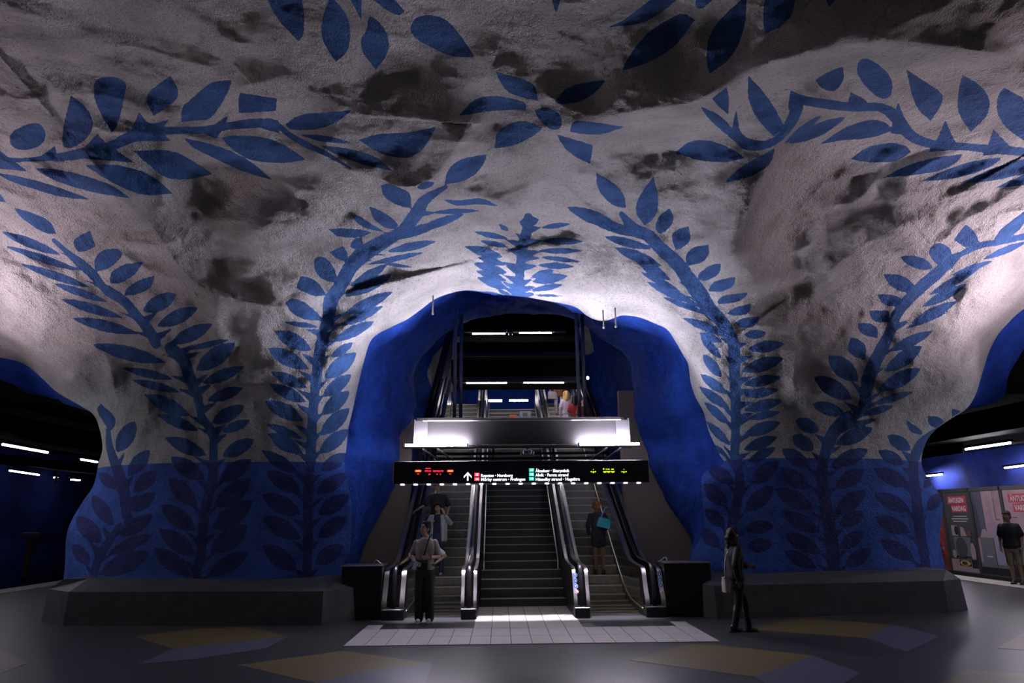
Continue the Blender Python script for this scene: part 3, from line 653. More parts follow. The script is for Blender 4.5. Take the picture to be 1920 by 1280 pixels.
inlay([(890,80),(1040,42),(1110,38),(1420,62),(1330,112)], FR, 2, MT['terrazzo_yellow']); inlay([(1420,62),(1480,72),(1605,105),(1480,163),(1330,112)], FR, 2, MT['terrazzo_blue'])
inlay([(440,195),(660,135),(720,133),(1130,178),(910,258)], FR, 2, MT['terrazzo_yellow']); inlay([(1130,178),(1305,243),(1210,300),(980,300),(910,258)], FR, 2, MT['terrazzo_blue'])
inlay([(1820,150),(1920,90),(2100,60),(2100,165),(1920,157)], FR, 2, MT['terrazzo_pink']); inlay([(1560,310),(1700,232),(1920,245),(2100,250),(2100,330)], FR, 2, MT['terrazzo_yellow'])
# platform edges, track beds, far walls
b = MB(); b.box(-13.5,-12.75,9,46,0,.012); tag(b.build('trim_1', MT['edge_strip']), 'pale stone edge strip of the left platform', kind='structure')
b = MB(); b.box(12.75,13.6,9,46,0,.012); tag(b.build('trim_2', MT['edge_strip']), 'pale stone edge strip of the right platform', kind='structure')
b = MB(); b.box(-19,-13.5,0,50,-1.3,-1.2); b.box(-13.6,-13.5,0,50,-1.2,-.02); tag(b.build('floor', MT['track_dark']), 'dark track bed beyond the left platform edge', kind='structure')
b = MB(); b.box(13.6,19,0,50,-1.3,-1.2); b.box(13.6,13.7,0,50,-1.2,-.02); tag(b.build('floor', MT['track_dark']), 'dark track bed beyond the right platform edge', kind='structure')
def rock_wall(name, x, label, sx):
    ys = np.linspace(6, 60, 130); zs = np.linspace(-1.2, 6.5, 34); Y_, Z_ = np.meshgrid(ys, zs)
    Pw = np.stack([np.full(Y_.size, x), Y_.ravel(), Z_.ravel()], 1); Pw[:, 0] += rock_noise(Pw, [(2.6,.3,0),(1.1,.15,0),(.6,.08,1)])-sx*np.clip(Z_.ravel()-3, 0, 9)**2*.12
    k = np.arange(Y_.size).reshape(Y_.shape); me = mesh_np(name, Pw, np.stack([k[:-1, :-1], k[:-1, 1:], k[1:, 1:], k[1:, :-1]], -1).reshape(-1, 4))
    me.materials.append(MT['platform_blue']); tag(link(name, me), label, kind='structure')
rock_wall('wall_left', -18.6, 'very dark blue rock wall across the left track', -1)
rock_wall('wall_right', 18.3, 'deep blue rock wall across the right track above the posters', 1)

# ------------------------------------------------------------------ stone plinths under the pillars
def plinth(name, px, back, label):
    """outline on the floor from left to right (ends run straight back), built as a battered block with a sloping bevelled top"""
    base = [tuple(on_floor(x, y)[:2]) for x, y in px]; base = [(base[0][0], back)]+base+[(base[-1][0], back)]
    x0, x1 = base[0][0], base[-1][0]
    def inset(p, d, dy): return (min(max(p[0], x0+d), x1-d), max(p[1]+dy, 0))
    lo = [(*p, 0) for p in base]; hi = [(*inset(p, .03, .04 if p[1] < back else 0), .56) for p in base]
    top = [(*inset(p, .30, 0), .74) for p in base]; top = [(x, max(y, 13.82), z) for x, y, z in top]
    n = len(lo); vs = lo+hi+top; fs = [(i, i+1, n+i+1, n+i) for i in range(n-1)]+[(n+i, n+i+1, 2*n+i+1, 2*n+i) for i in range(n-1)]+[tuple(range(2*n, 3*n))]
    b = MB(); b.add(vs, fs); return tag(b.build(name, MT['stone']), label, kind='structure')
plinth('trim_3', [(77,1164),(118,1172),(602,1172),(668,1162)], 14.7, 'dark stone plinth with sloping bevelled top under the left pillar')
plinth('trim_4', [(1320,1156),(1345,1160),(1780,1148),(1815,1143)], 14.7, 'dark stone plinth with sloping bevelled top under the right pillar')

# ------------------------------------------------------------------ fixed stair between the escalators
S0, RUN, RISE, NSTEP = 15.04, .29, .1672, 33
st = thing('staircase', (.495, S0, 0), 'wide dark stone stair with pale nosings between the two escalators', 'stairs')
b = MB(); b.box(-.882, .882, 0, RUN+.02, -.15, RISE-.001); step_me = new_mesh('step', b.v, b.f); step_me.materials.append(MT['stair_stone'])
b = MB(); b.box(-.88, .88, -.008, .045, RISE-.014, RISE+.004); nos_me = new_mesh('nosing', b.v, b.f); nos_me.materials.append(MT['nosing'])
for k in range(NSTEP):
    s = link('step', step_me, st); s.location = (0, k*RUN, k*RISE); n_ = link('nosing', nos_me, s)
slope = RISE/RUN
for sx in (-1, 1):
    b = MB(); X = sx*.83
    pts = [(X, .98, .0+.05), (X, .98, .88), (X, 1.06, .93)]+[(X, t, .93+(t-1.06)*slope) for t in np.linspace(1.1, NSTEP*RUN, 14)]
    b.tube(pts, .021, 8); b.build('handrail', MT['steel'], st, smooth=True)
b = MB()
for sx in (-1, 1):
    b = MB(); b.tube([(sx*.83, .98, .0), (sx*.83, .98, .9)], .014, 6); b.build('rail_post', MT['brass'], st, smooth=True)

# ------------------------------------------------------------------ escalators
T30 = math.tan(math.radians(30))
def nose_z(Y): return T30*.5*((Y-15.2)+math.sqrt((Y-15.2)**2+.55**2))
def rail_z(Y): return .92+T30*.5*((Y-15.0)+math.sqrt((Y-15.0)**2+.35**2))*1.0
YTOP = 25.4
def esc(name, x0, x1, lx, rx_, label, stickers=()):
    """x0..x1 step width; lx, rx_ = (inner, outer) faces of left and right balustrade"""
    e = thing(name, ((x0+x1)/2, 13.3, 0), label, 'escalator', 'escalators beside the stair'); cx = (x0+x1)/2; W = x1-x0; oy = 13.3
    b = MB(); b.box(-W/2+.02, W/2-.02, .36, .62, -.02, .012); b.build('comb_plate', MT['steel'], e)
    b = MB(); b.box(-W/2, W/2, 0, .346, -.03, 0); r = MB()
    # step: tread with ribs, riser with ribs
    b.box(-W/2+.01, W/2-.01, 0, .36, -.025, 0); b.box(-W/2+.01, W/2-.01, .0, .02, -.21, -.0)
    n = 26
    for i in range(n):
        xx = -W/2+.03+(W-.06)*i/(n-1); b.box(xx-.009, xx+.009, -.006, .0, -.2, -.012)
    sm = new_mesh('step', b.v, b.f); sm.materials.append(MT['step_metal'])
    b = MB(); b.box(-W/2+.012, W/2-.012, -.012, .03, -.02, .004); em = new_mesh('step_edge', b.v, b.f); em.materials.append(MT['step_edge'])
    Y = 13.95
    while Y < YTOP+.6:
        s = link('step', sm, e); s.location = (0, Y-oy, min(nose_z(Y), nose_z(YTOP))); ed = link('step_edge', em, s); Y += .3465
    ys = np.concatenate([np.linspace(13.6, 16.5, 24), np.linspace(16.9, YTOP, 16)])
    for side, (xi, xo), xs in (('left', lx, x0), ('right', rx_, x1)):
        sg = -1 if side == 'left' else 1
        xa, xb = min(xi, xo), max(xi, xo); xm = (xa+xb)/2; hw = (xb-xa)/2
        # skirt panel with bright trim
        b = MB(); P1 = [(y-oy, max(nose_z(y)-.3, 0)) for y in ys]; P2 = [(y-oy, nose_z(y)+.09) for y in ys][::-1]
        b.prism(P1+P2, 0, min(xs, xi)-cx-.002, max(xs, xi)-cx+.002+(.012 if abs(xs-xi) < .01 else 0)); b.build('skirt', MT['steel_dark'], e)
        b = MB(); b.tube([(xs-cx, y-oy, nose_z(y)+.10) for y in ys], .016, 6); b.build('skirt_trim', MT['brass'], e, smooth=True)
        # sloping balustrade panel in steel, in separate plates
        cuts = [13.62, 15.0]+list(np.arange(16.6, YTOP+.1, 1.75))
        for ca, cb in zip(cuts[:-1], cuts[1:]):
            yy = np.linspace(ca+.004, cb-.004, 7); b = MB(); xin = xi-cx; xt = xm-sg*hw*.55-cx
            low = [(xin, y-oy, nose_z(y)+.10) for y in yy]; hi = [(xt, y-oy, rail_z(y)-.10) for y in yy]
            back = [(xin+sg*.03, y-oy, nose_z(y)+.10) for y in yy]; hb = [(xt+sg*.03, y-oy, rail_z(y)-.10) for y in yy]
            b.loft([[l, h, q, k] for l, h, q, k in zip(low, hi, hb, back)]); b.build('balustrade_panel', MT['balus'], e)
        # outer cladding
        b = MB(); xo_ = xo-cx
        lowp = [(y-oy, max(nose_z(y)-.75, 0)) for y in ys]; hip = [(y-oy, rail_z(y)-.08) for y in ys][::-1]
        b.prism(lowp+hip, 0, min(xo_, xo_-sg*.03), max(xo_, xo_-sg*.03)); b.build('outer_cladding', MT['black_metal'], e)
        # decking: two steel strips either side of the handrail
        for k, q in ((-1, 'deck'), (1, 'deck')):
            b = MB(); w0 = hw*.36
            xa_, xb_ = (xm-cx-hw, xm-cx-hw+w0*1.2) if k < 0 else (xm-cx+hw-w0*1.2, xm-cx+hw)
            # front: strip curls over the newel and down to the base block
            prof = [(.03, .17), (.02, .24), (.05, .33), (.12, .45), (.185, .58), (.225, .70), (.255, .78), (.31, .84), (.40, .865)]
            prof += [(y-oy, rail_z(y)-.055) for y in ys if y > 13.75]
            b.loft([[(xa_, y, z), (xb_, y, z), (xb_, y+.014, z-.014), (xa_, y+.014, z-.014)] for y, z in prof]); b.build('deck', MT['steel'], e, auto=40)
        # handrail belt
        prof = [(.12, .17), (.105, .26), (.115, .42), (.15, .62), (.19, .78), (.235, .875), (.30, .915), (.40, .935)]+[(y-oy, rail_z(y)+.015) for y in ys if y > 13.75]
        b = MB(); hh = .04
        b.loft([[(xm-cx-hh, y, z+.0), (xm-cx-hh*.6, y-.012*(z < .85), z+.022*(z >= .85)), (xm-cx+hh*.6, y-.012*(z < .85), z+.022*(z >= .85)), (xm-cx+hh, y, z), (xm-cx+hh*.6, y+.03, z-.03), (xm-cx-hh*.6, y+.03, z-.03)] for y, z in prof])
        b.build('handrail', MT['rubber'], e, auto=50)
        b = MB(); b.box(xm-cx-hw*.98, xm-cx+hw*.98, 0, .5, 0, .19, .012); b.build('newel_base', MT['black_metal'], e)
        b = MB(); b.box(xm-cx-hw*.9, xm-cx+hw*.9, .30, .6, .18, .74); b.build('newel_core', MT['black_metal'], e)
        if side in stickers:
            xs_ = xm-cx+(-hw+.05 if stickers[side] < 0 else hw-.05)
            for q in range(4):
                z = .735-.095*q; yb = np.interp(z, [.58, .70, .78], [.185, .225, .255]) if z > .58 else np.interp(z, [.33, .45, .58], [.05, .12, .185])
                g = MB()
                def disc(r, dy, mi, n=18):
                    g.cur = mi; g.add([(xs_+r*math.cos(2*math.pi*i/n), yb-.006-dy+r*math.sin(2*math.pi*i/n)*.35, z+r*math.sin(2*math.pi*i/n)*.94) for i in range(n)], [tuple(range(n))])
                disc(.043, .0, 1); disc(.038, .001, 0 if q < 3 else 2); 
                if q == 3: disc(.029, .002, 1)
                g.cur = 1 if q < 3 else 0
                def bar(xa, xb, za, zb, th=.006):
                    d = np.array([xb-xa, zb-za]); L = np.linalg.norm(d); nrm = np.array([-d[1], d[0]])/L*th
                    g.add([(xs_+xa+nrm[0]*s1, yb-.010+(za+nrm[1]*s1)*.35, z+za+nrm[1]*s1) for s1 in (1, -1)]+[(xs_+xb+nrm[0]*s1, yb-.010+(zb+nrm[1]*s1)*.35, z+zb+nrm[1]*s1) for s1 in (-1, 1)], [(0,1,2,3)])
                if q == 0: bar(-.008, .008, .016, .016, .008); bar(0, 0, .008, -.02, .009)
                if q == 1: bar(-.016, .018, -.012, -.012, .004); bar(-.008, -.008, .015, -.01, .006); bar(.01, .01, .012, -.01, .006)
                if q == 2: bar(-.018, .018, -.016, .012, .005); bar(-.006, -.006, .018, -.008, .007)
                if q == 3: bar(-.016, .016, .0, .0, .005); g.cur = 2; bar(-.024, .024, .024, -.024, .005)
                g.build('pictogram', [MT['picto_blue'], MT['picto_white'], MT['picto_red']], e)
    return e
MT['picto_blue'] = mat('pictogram_blue', (.02, .10, .55), .4); MT['picto_white'] = mat('pictogram_white', (.75, .75, .78), .4); MT['picto_red'] = mat('pictogram_red', (.55, .06, .07), .4)
MT['balus'] = mat('polished_balustrade_steel', (.42, .42, .41), .2, 1.0, var=.15, scale=2)
esc('escalator', -1.735, -.70, (-1.735, -2.15), (-.70, -.41), 'left escalator with several people riding down on it')
esc('escalator', 1.68, 2.70, (1.68, 1.385), (2.70, 3.08), 'right escalator with one woman in dark jacket riding up', {'left': -1, 'right': 1})

# ------------------------------------------------------------------ black parapets with steel edge beside the escalators
def cabinet(x0, x1, y0, y1, label, hx):
    t = thing('parapet_box', ((x0+x1)/2, y0, 0), label, 'parapet', 'black parapets beside the escalators'); c = (x0+x1)/2
    b = MB(); b.box(x0-c, x1-c, .0, y1-y0, 0, .93, .01); b.build('body', MT['black_metal'], t)
    b = MB(); b.box(x0-c-.02, x1-c+.01, -.02, y1-y0, .93, .955, .006); b.build('top_edge', MT['steel'], t)
    b = MB(); hx -= c; HS = 1 if hx > 0 else -1
    b.tube([(hx-.04*HS, .1, .95), (hx-.04*HS, .1, 1.015), (hx-.03*HS, .1, 1.035), (hx, .1, 1.04), (hx+.09*HS, .1, .97), (hx+.1*HS, .1, .955)], .013, 8); b.build('bent_tube', MT['chrome'], t, smooth=True)
cabinet(-2.92, -2.17, 13.42, 14.0, 'black parapet box with steel top beside the left escalator', -2.3)
cabinet(3.10, 3.98, 13.40, 13.9, 'black parapet box with steel top beside the right escalator', 3.14)

# ------------------------------------------------------------------ brown tiled walls flanking the flight
MT['brown_wall'] = mat('brown_small_brick', (.17, .125, .105), .7, var=.25, scale=3)
N_ = MT['brown_wall'].node_tree.nodes; L_ = MT['brown_wall'].node_tree.links
bt = N_.new('ShaderNodeTexBrick'); bt.inputs['Color1'].default_value = (.21,.17,.14,1); bt.inputs['Color2'].default_value = (.225,.18,.15,1); bt.inputs['Mortar'].default_value = (.185,.15,.125,1)
bt.inputs['Scale'].default_value = 1; bt.inputs['Brick Width'].default_value = .11; bt.inputs['Row Height'].default_value = .036; bt.inputs['Mortar Size'].default_value = .004
tcx = N_.new('ShaderNodeTexCoord'); mpx = N_.new('ShaderNodeMapping'); mpx.inputs['Rotation'].default_value = (math.radians(90), 0, 0); L_.new(tcx.outputs['Object'], mpx.inputs[0]); L_.new(mpx.outputs[0], bt.inputs['Vector']); L_.new(bt.outputs['Color'], N_['Principled BSDF'].inputs['Base Color'])
b = MB(); b.box(-6.2, -2.22, 17.6, 17.8, 0, 5.02); tag(b.build('wall_left', MT['brown_wall']), 'brown small-brick wall left of the escalators, flat topped', kind='structure')
b = MB(); b.box(3.15, 7.2, 17.6, 17.8, 0, 4.98); tag(b.build('wall_right', MT['brown_wall']), 'brown small-brick wall right of the escalators, flat topped', kind='structure')
for xa, xb, nm in ((-3.7, -2.7, 'left'), (3.7, 4.9, 'right')):
    t = thing('wall_lamp', ((xa+xb)/2, 17.95, 4.72), 'tube lamp hidden behind the top of the %s brown wall' % nm, 'lamp', 'lamps behind the brown walls'); h = (xb-xa)/2  # unseen lamps added to brighten the blue rock of the inner chamber
    b = MB(); b.tube([(-h, 0, 0), (h, 0, 0)], .024, 8); b.build('tube', MT['tube_wall'], t, smooth=True); b = MB(); b.box(-h-.03, h+.03, -.155, .05, -.06, -.03); b.build('bracket', MT['matte_black'], t)
# upper landing
b = MB(); b.box(-2.2, 3.1, 25.3, 40, 5.2, 5.5); tag(b.build('floor', MT['stair_stone']), 'dark upper landing at the head of the escalators', kind='structure')

# ------------------------------------------------------------------ gantry with perforated panel over the foot of the flight
MT['perforated'] = mat('perforated_aluminium', (.58, .55, .58), .45, .3)
Nn = MT['perforated'].node_tree.nodes; Ll = MT['perforated'].node_tree.links
tc = Nn.new('ShaderNodeTexCoord'); vo = Nn.new('ShaderNodeTexVoronoi'); vo.inputs['Scale'].default_value = 42; vo.inputs['Randomness'].default_value = 0
mp = Nn.new('ShaderNodeMapping'); mp.inputs['Rotation'].default_value = (0, math.radians(45), 0); mp.inputs['Scale'].default_value = (1, 0, 1)
Ll.new(tc.outputs['Object'], mp.inputs[0]); Ll.new(mp.outputs[0], vo.inputs['Vector'])
rg = Nn.new('ShaderNodeMapRange'); rg.inputs[1].default_value = .26; rg.inputs[2].default_value = .36; Ll.new(vo.outputs['Distance'], rg.inputs[0])
mx = Nn.new('ShaderNodeMix'); mx.data_type = 'RGBA'; mx.inputs[6].default_value = (.012, .012, .013, 1); mx.inputs[7].default_value = (.055, .052, .055, 1); Ll.new(rg.outputs[0], mx.inputs[0]); Ll.new(mx.outputs[2], Nn['Principled BSDF'].inputs['Base Color'])
GX, GY = .47, 13.55
ga = thing('gantry', (GX, GY, 3.0), 'steel gantry with perforated panel hung over the foot of the stair', 'gantry')
b = MB(); b.box(-1.88, 1.87, .0, .02, .19, .66); b.build('perforated_panel', MT['perforated'], ga)
for s in (-1, 1):
    b = MB(); b.box(min(s*1.87, s*2.12), max(s*1.87, s*2.12), -.02, .03, .17, .665, .004); b.build('end_plate', MT['alu'], ga)
    b = MB(); b.box(min(s*2.115, s*2.135), max(s*2.115, s*2.135), -.05, .04, .15, .69); b.build('side_plate', MT['alu'], ga)
b = MB(); b.box(-1.96, 1.97, -.05, .06, .655, .715, .008); b.build('top_rail', MT['steel'], ga)
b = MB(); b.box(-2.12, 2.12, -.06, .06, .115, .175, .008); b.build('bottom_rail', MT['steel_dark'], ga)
for z, y in ((.03, .12), (-.06, .2)):
    b = MB(); b.box(-1.75, 1.72, y, y+.05, z-.03, z+.02); b.build('cross_rail', MT['post_metal'], ga)
for x in (-.57, .62, -1.72, 1.70):
    b = MB(); b.box(x-.02, x+.02, .1, .26, -.12, .12); b.build('rail_bracket', MT['black_metal'], ga)
for s in (-1, 1):
    for q in (0, .28):
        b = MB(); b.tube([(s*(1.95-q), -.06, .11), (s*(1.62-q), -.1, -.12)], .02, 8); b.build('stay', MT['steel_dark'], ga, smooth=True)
b = MB(); b.box(-2.1, 2.1, .04, 1.6, .40, .44); b.build('roof_sheet', MT['black_metal'], ga)
for px_, y in ((852, 1.02), (863.5, 1.5), (1086.5, 1.02), (1098, 1.5)):
    x = at_depth(px_, 780, GY+y)[0]-GX
    b = MB(); b.tube([(x, y, .44), (x, y, 3.3)], .04, 10); b.build('hanger_post', MT['post_metal'], ga, smooth=True)
b = MB(); b.box(-1.60, -1.22, .95, 1.6, .44, .86, .01); b.build('post_shoe', MT['grey_paint'], ga)
for s, nm in ((-1, 'left'), (1, 'right')):
    xa, xb = (-1.83, -.605) if s < 0 else (1.575, 2.775); c = (xa+xb)/2
    t = thing('tube_lamp', (c, 13.42, 3.175), 'bright fluorescent tube lamp under the %s half of the perforated panel' % nm, 'lamp', 'tube lamps on the gantry'); h = (xb-xa)/2
    b = MB(); b.tube([(-h, 0, .0), (h, 0, .0)], .021, 10); b.build('tube', MT['tube_gantry'], t, smooth=True)
    b = MB(); b.box(-h, h, -.02, .045, -.062, -.026, .006); b.build('housing', MT['grey_paint'], t)
    for k in (-1, 1):
        b = MB(); b.box(k*h-.02, k*h+.02, -.028, .03, -.035, .03, .005); b.build('end_cap', MT['steel'], t)
for xa, xb, nm in ((-1.60, -.30, 'left'), (1.0, 2.5, 'right')):
    t = thing('uplight', ((xa+xb)/2, 13.68, 3.575), 'upward tube lamp hidden behind the %s half of the perforated panel' % nm, 'lamp', 'uplights behind the panel'); h = (xb-xa)/2  # unseen lamps added to brighten the arch rim and the blue lining
    b = MB(); b.tube([(-h, 0, 0), (h, 0, 0)], .02, 8); b.build('tube', MT['tube_up'], t, smooth=True)
    b = MB(); b.box(-h-.04, h+.04, -.05, .06, -.05, -.03); b.build('base', MT['matte_black'], t)
    b = MB(); b.box(-h-.04, h+.04, .05, .06, -.03, .175); b.build('back_shield', MT['matte_black'], t)  # unseen sheet added to keep this light off the deeper tunnel
t = thing('surveillance_camera', (.56, 13.38, 3.02), 'grey surveillance camera under the middle of the gantry', 'camera')
b = MB(); b.box(-.09, .09, -.08, .14, -.05, .05, .02); b.build('body', MT['grey_paint'], t)
b = MB(); b.tube([(-.02, -.08, 0), (-.02, -.12, -.005)], .035, 12); b.build('lens', MT['glass'], t, smooth=True)
b = MB(); b.box(-.02, .02, .0, .1, .04, .12); b.box(-.13, -.08, 0, .06, -.06, .02, .005); b.box(.08, .13, 0, .06, -.06, .02, .005); b.build('bracket', MT['steel_dark'], t)

# ------------------------------------------------------------------ direction sign
SX, SY = .445, 13.36
sg = thing('direction_sign', (SX, SY, 2.43), 'long black direction sign with white station names, red and green line plates and LED displays', 'sign')
b = MB(); b.box(-2.47, 2.47, 0, .2, 0, .43, .012); b.build('cabinet', MT['sign_black'], sg)
b = MB(); b.box(-2.44, 2.44, .03, .17, -.012, .0); b.build('bottom_tray', MT['grey_paint'], sg)
def sign_xy(px, py):
    p = at_depth(px, py, SY); return p[0]-SX, p[2]-2.43
for k in range(19):
    x, z = sign_xy(754.5+(1198-754.5)*k/18, 907)
    b = MB(); b.box(x-.036, x+.036, -.012, .05, -.022, .004, .004); b.build('downlight', MT['downlight'], sg)
def text(parent, s, size, m, loc, name='lettering', bold=.0, align='LEFT', rot=(math.pi/2, 0, 0), sx=1.0):
    c = bpy.data.curves.new(name, 'FONT'); c.body = s; c.size = size; c.align_x = align; c.offset = bold; c.extrude = .002; c.resolution_u = 2; c.materials.append(m)
    o = link(name, c, parent); o.location = loc; o.rotation_euler = rot; o.scale = (sx, 1, 1); return o
for s, px, py, x1 in (('Ropsten · Norsborg', 901.5, 894, 961), ('Mörby centrum · Fruängen', 901.5, 901.3, 984.5), ('Åkeshov · Skarpnäck', 1004, 885, 1068), ('Alvik · Farsta strand', 1004, 893, 1066), ('Hässelby strand · Hagsätra', 1004, 901, 1087)):
    x, z = sign_xy(px, py); xe, _ = sign_xy(x1, py); o = text(sg, s, .079, MT['white_print'], (x, -.004, z), bold=.0018)
    bpy.context.view_layer.update(); wd = o.dimensions[0]
    o.scale = ((xe-x)/max(wd, .01), 1, 1)
for num, px, py, m in (('13', 889.5, 889.5, 'red_plate'), ('14', 889.5, 898, 'red_plate'), ('17', 992, 881, 'green_plate'), ('18', 992, 889, 'green_plate'), ('19', 992, 897.5, 'green_plate')):
    x, z = sign_xy(px, py+3.2); b = MB(); b.box(x, x+.098, -.004, .0, z, z+.066); p_ = b.build('line_plate', MT[m], sg)
    text(p_, num, .06, MT['white_print'], (x+.049, -.006, z+.012), bold=.0008, align='CENTER')
x, z = sign_xy(877, 901); b = MB()
b.box(x-.013, x+.013, -.006, 0, z, z+.14)
for s in (-1, 1): b.add([(x, -.006, z+.165), (x+s*.075, -.006, z+.085), (x+s*.075, -.006, z+.05), (x, -.006, z+.128)], [(0,1,2,3)])
b.build('arrow', MT['white_print'], sg)
def led(px, py, w_, h_, m, bb):
    x, z = sign_xy(px, py); s = 1/96.0; x0, x1 = x-w_*s/2, x+w_*s/2; h_ = h_*.8; r = h_*s/2; n = 6; pts = []
    for i in range(n+1): a_ = -math.pi/2+math.pi*i/n; pts.append((x1-min(r, w_*s/2)+r*math.cos(a_), -.005, z+r*math.sin(a_)))
    for i in range(n+1): a_ = math.pi/2+math.pi*i/n; pts.append((x0+min(r, w_*s/2)+r*math.cos(a_), -.005, z+r*math.sin(a_)))
    bb.add(pts, [tuple(range(len(pts)))])
Z7 = lambda x, y, ox=730, oy=770: (ox+x/7.68, oy+y/7.68)
b = MB()
for x, y, w_, h_ in ((415,865,10,3.4), (878,865,10,3.4)): led(*Z7(x, y), w_, h_, 0, b)
b.build('led_dash', MT['led_orange'], sg)
b = MB()
for x, y, w_, h_ in ((415,865,12.5,5.0),(415,908,4.5,2),(878,865,12.5,5.0),(876,908,4,1.8)):
    led(*Z7(x, y), w_, h_, 0, b)
o = b.build('led_glow_segment', MT['led_red'], sg); o.location = (0, .003, 0)
b = MB()
for x, y, w_, h_ in ((558,828,10,1.8),(522,866,1.6,4),(540,862,3.6,2.4),(556,866,1.6,4),(588,866,2,4.4),(580,912,4,2.6),(572,920,2,2),(638,866,1.8,4),(660,868,1.8,4),(678,864,1.8,3),(694,868,1.8,3.6),(712,866,1.8,3.6),(728,868,1.8,3),(745,866,1.8,3.6),(768,866,2,4),(688,912,2.4,2.8),(736,912,2.4,2.8)):
    led(*Z7(x, y), w_, h_, 0, b)
b.build('led_text', MT['led_red'], sg)
b = MB()
for x, y, w_, h_ in ((1018,842,1.6,1.6),(988,876,2.6,2.4),(1018,882,3.2,4),(1046,876,2.6,2.4),(1458,842,1.6,1.6),(1430,876,2.6,2.4),(1458,882,3.2,4),(1488,876,2.6,2.4),
    (1166,836,2.4,3.6),(1203,840,1.8,2.6),(1236,840,4.4,2.2),(1294,840,5,2.4),(1184,880,5.8,3.0),(1166,874,2,1.8),(1203,874,2,1.8),(1238,880,5,3.0),(1258,872,1.8,2),(1298,880,5,3.0),(1318,872,1.8,2),(1220,872,1.6,1.6),(1278,872,1.6,1.6)):
    led(*Z7(x, y, 980), w_, h_, 0, b)
b.build('led_text', MT['led_green'], sg)
for x in (-1.9, 1.9, -.55, .65):
    b = MB(); b.box(x-.02, x+.02, .06, .14, .43, .55); b.build('hanger', MT['black_metal'], sg)
la = bpy.data.lights.new('sign_downlight_spill', 'AREA'); la.shape = 'RECTANGLE'; la.size = 4.7; la.size_y = .05; la.energy = DOWN_W; la.color = (.93, .84, 1.0); la.spread = math.radians(24)
lo = bpy.data.objects.new('sign_downlight_spill', la); COL.objects.link(lo); lo.location = (SX, SY+.02, 2.40)
l2 = bpy.data.lights.new('sign_downlight_fill', 'AREA'); l2.shape = 'RECTANGLE'; l2.size = 4.7; l2.size_y = .05; l2.energy = DOWN_W*.3; l2.color = (1.0, .93, .86); l2.spread = math.radians(150)
lo = bpy.data.objects.new('sign_downlight_fill', l2); COL.objects.link(lo); lo.location = (SX, SY+.12, 2.40); lo.rotation_euler = (math.radians(25), 0, 0)

# ------------------------------------------------------------------ upper canopy over the flight
def beam_y(z_): return 17.3
for x, nm in ((-2.32, 'left'), (3.26, 'right')):
    t = thing('side_screen', (x, 17.3, 0), 'tall black sloping side screen beside the %s escalator' % nm, 'screen', 'black side screens of the flight'); b = MB()
    z0 = lambda y: .585*(y-15.05); pts = [(3.7, z0(21)-.5), (14.5, z0(31.8)-.5), (14.5, z0(31.8)+.62), (3.7, z0(21)+.62)]
    b.prism(pts, 0, -.15, .15); b.build('sheet', MT['fascia'], t)
    b = MB(); b.tube([(0, 3.7, z0(21)+.64), (0, 14.5, z0(31.8)+.64)], .03, 8); b.build('top_rail', MT['fascia'], t, smooth=True)
def cross(px0, py0, px1, py1, Y, depth, label, m='matte_black', lamp=None, lip=None):
    a = at_depth(px0, py0, Y); c = at_depth(px1, py1, Y); x0, x1 = min(a[0], c[0]), max(a[0], c[0]); z0, z1 = min(a[2], c[2]), max(a[2], c[2])
    t = thing('canopy_beam', ((x0+x1)/2, Y, z0), label, 'beam', None); h = (x1-x0)/2
    b = MB(); b.box(-h, h, 0, depth, 0, z1-z0, .01); b.build('box', MT[m], t)
    if lip:
        b = MB(); b.box(-h, h, -.05, .02, 0, lip, .006); b.build('lower_flange', MT['grey_edge'], t)
    return t
cross(846, 674, 1092, 712, 20.2, 1.6, 'deep black canopy beam over the flight just above the lower lamps', lip=.10)
cross(851, 642, 1089, 668, 23.0, 1.2, 'black canopy beam with a grey lower flange above the deep beam', lip=.16)
cross(862, 588, 1086, 614, 25.2, 2.5, 'topmost black canopy panel under the tunnel roof')
cross(862, 628, 1084, 639, 26.4, .6, 'slim black canopy beam below the upper lamps')
cross(870, 617, 1062, 621, 24.9, .25, 'thin grey lamp rail carrying the upper lamps', m='grey_edge')
cross(866, 713.0, 1086, 715.2, 20.0, .2, 'thin grey lamp rail carrying the lower lamps', m='grey_edge')
for px0, px1, py, Y, lab in ((875, 950, 717.5, 20.1, 'lower left tube lamp on the canopy'), (982, 1057, 716.7, 20.1, 'lower right tube lamp on the canopy'), (886, 947, 625.3, 24.95, 'upper left tube lamp on the canopy'), (974, 1034, 624, 24.95, 'upper right tube lamp on the canopy'),
    (916, 941, 751, 37, 'far left tube lamp above the landing'), (955, 990, 750.6, 37, 'far right tube lamp above the landing'), (885, 960, 700, 22.3, 'left tube lamp hidden behind the deep canopy beam'), (985, 1060, 700, 22.3, 'right tube lamp hidden behind the deep canopy beam')):  # last two: unseen tubes added to light the riders near the landing
    a = at_depth(px0, py, Y); c = at_depth(px1, py, Y); h = (c[0]-a[0])/2; t = thing('tube_lamp', (a+c)/2, lab, 'lamp', 'tube lamps over the flight')
    r = .024 if Y < 30 else .05
    b = MB(); b.tube([(-h, 0, 0), (h, 0, 0)], r, 8); b.build('tube', MT['tube_upper'], t, smooth=True)
    b = MB(); b.box(-h-.03, h+.03, -.03, .05, r, r+.05); b.build('housing', MT['grey_edge'], t)
p = at_depth(957, 622, 24.8); t = thing('surveillance_camera', p, 'small dome camera between the upper canopy lamps', 'camera')
b = MB(); b.box(-.14, .14, -.05, .1, -.03, .1, .01); b.build('mount', MT['grey_edge'], t); b = MB(); b.ell((.0, -.05, -.12), (.08, .08, .09), 10, 6); b.build('dome', MT['steel_dark'], t, smooth=True)
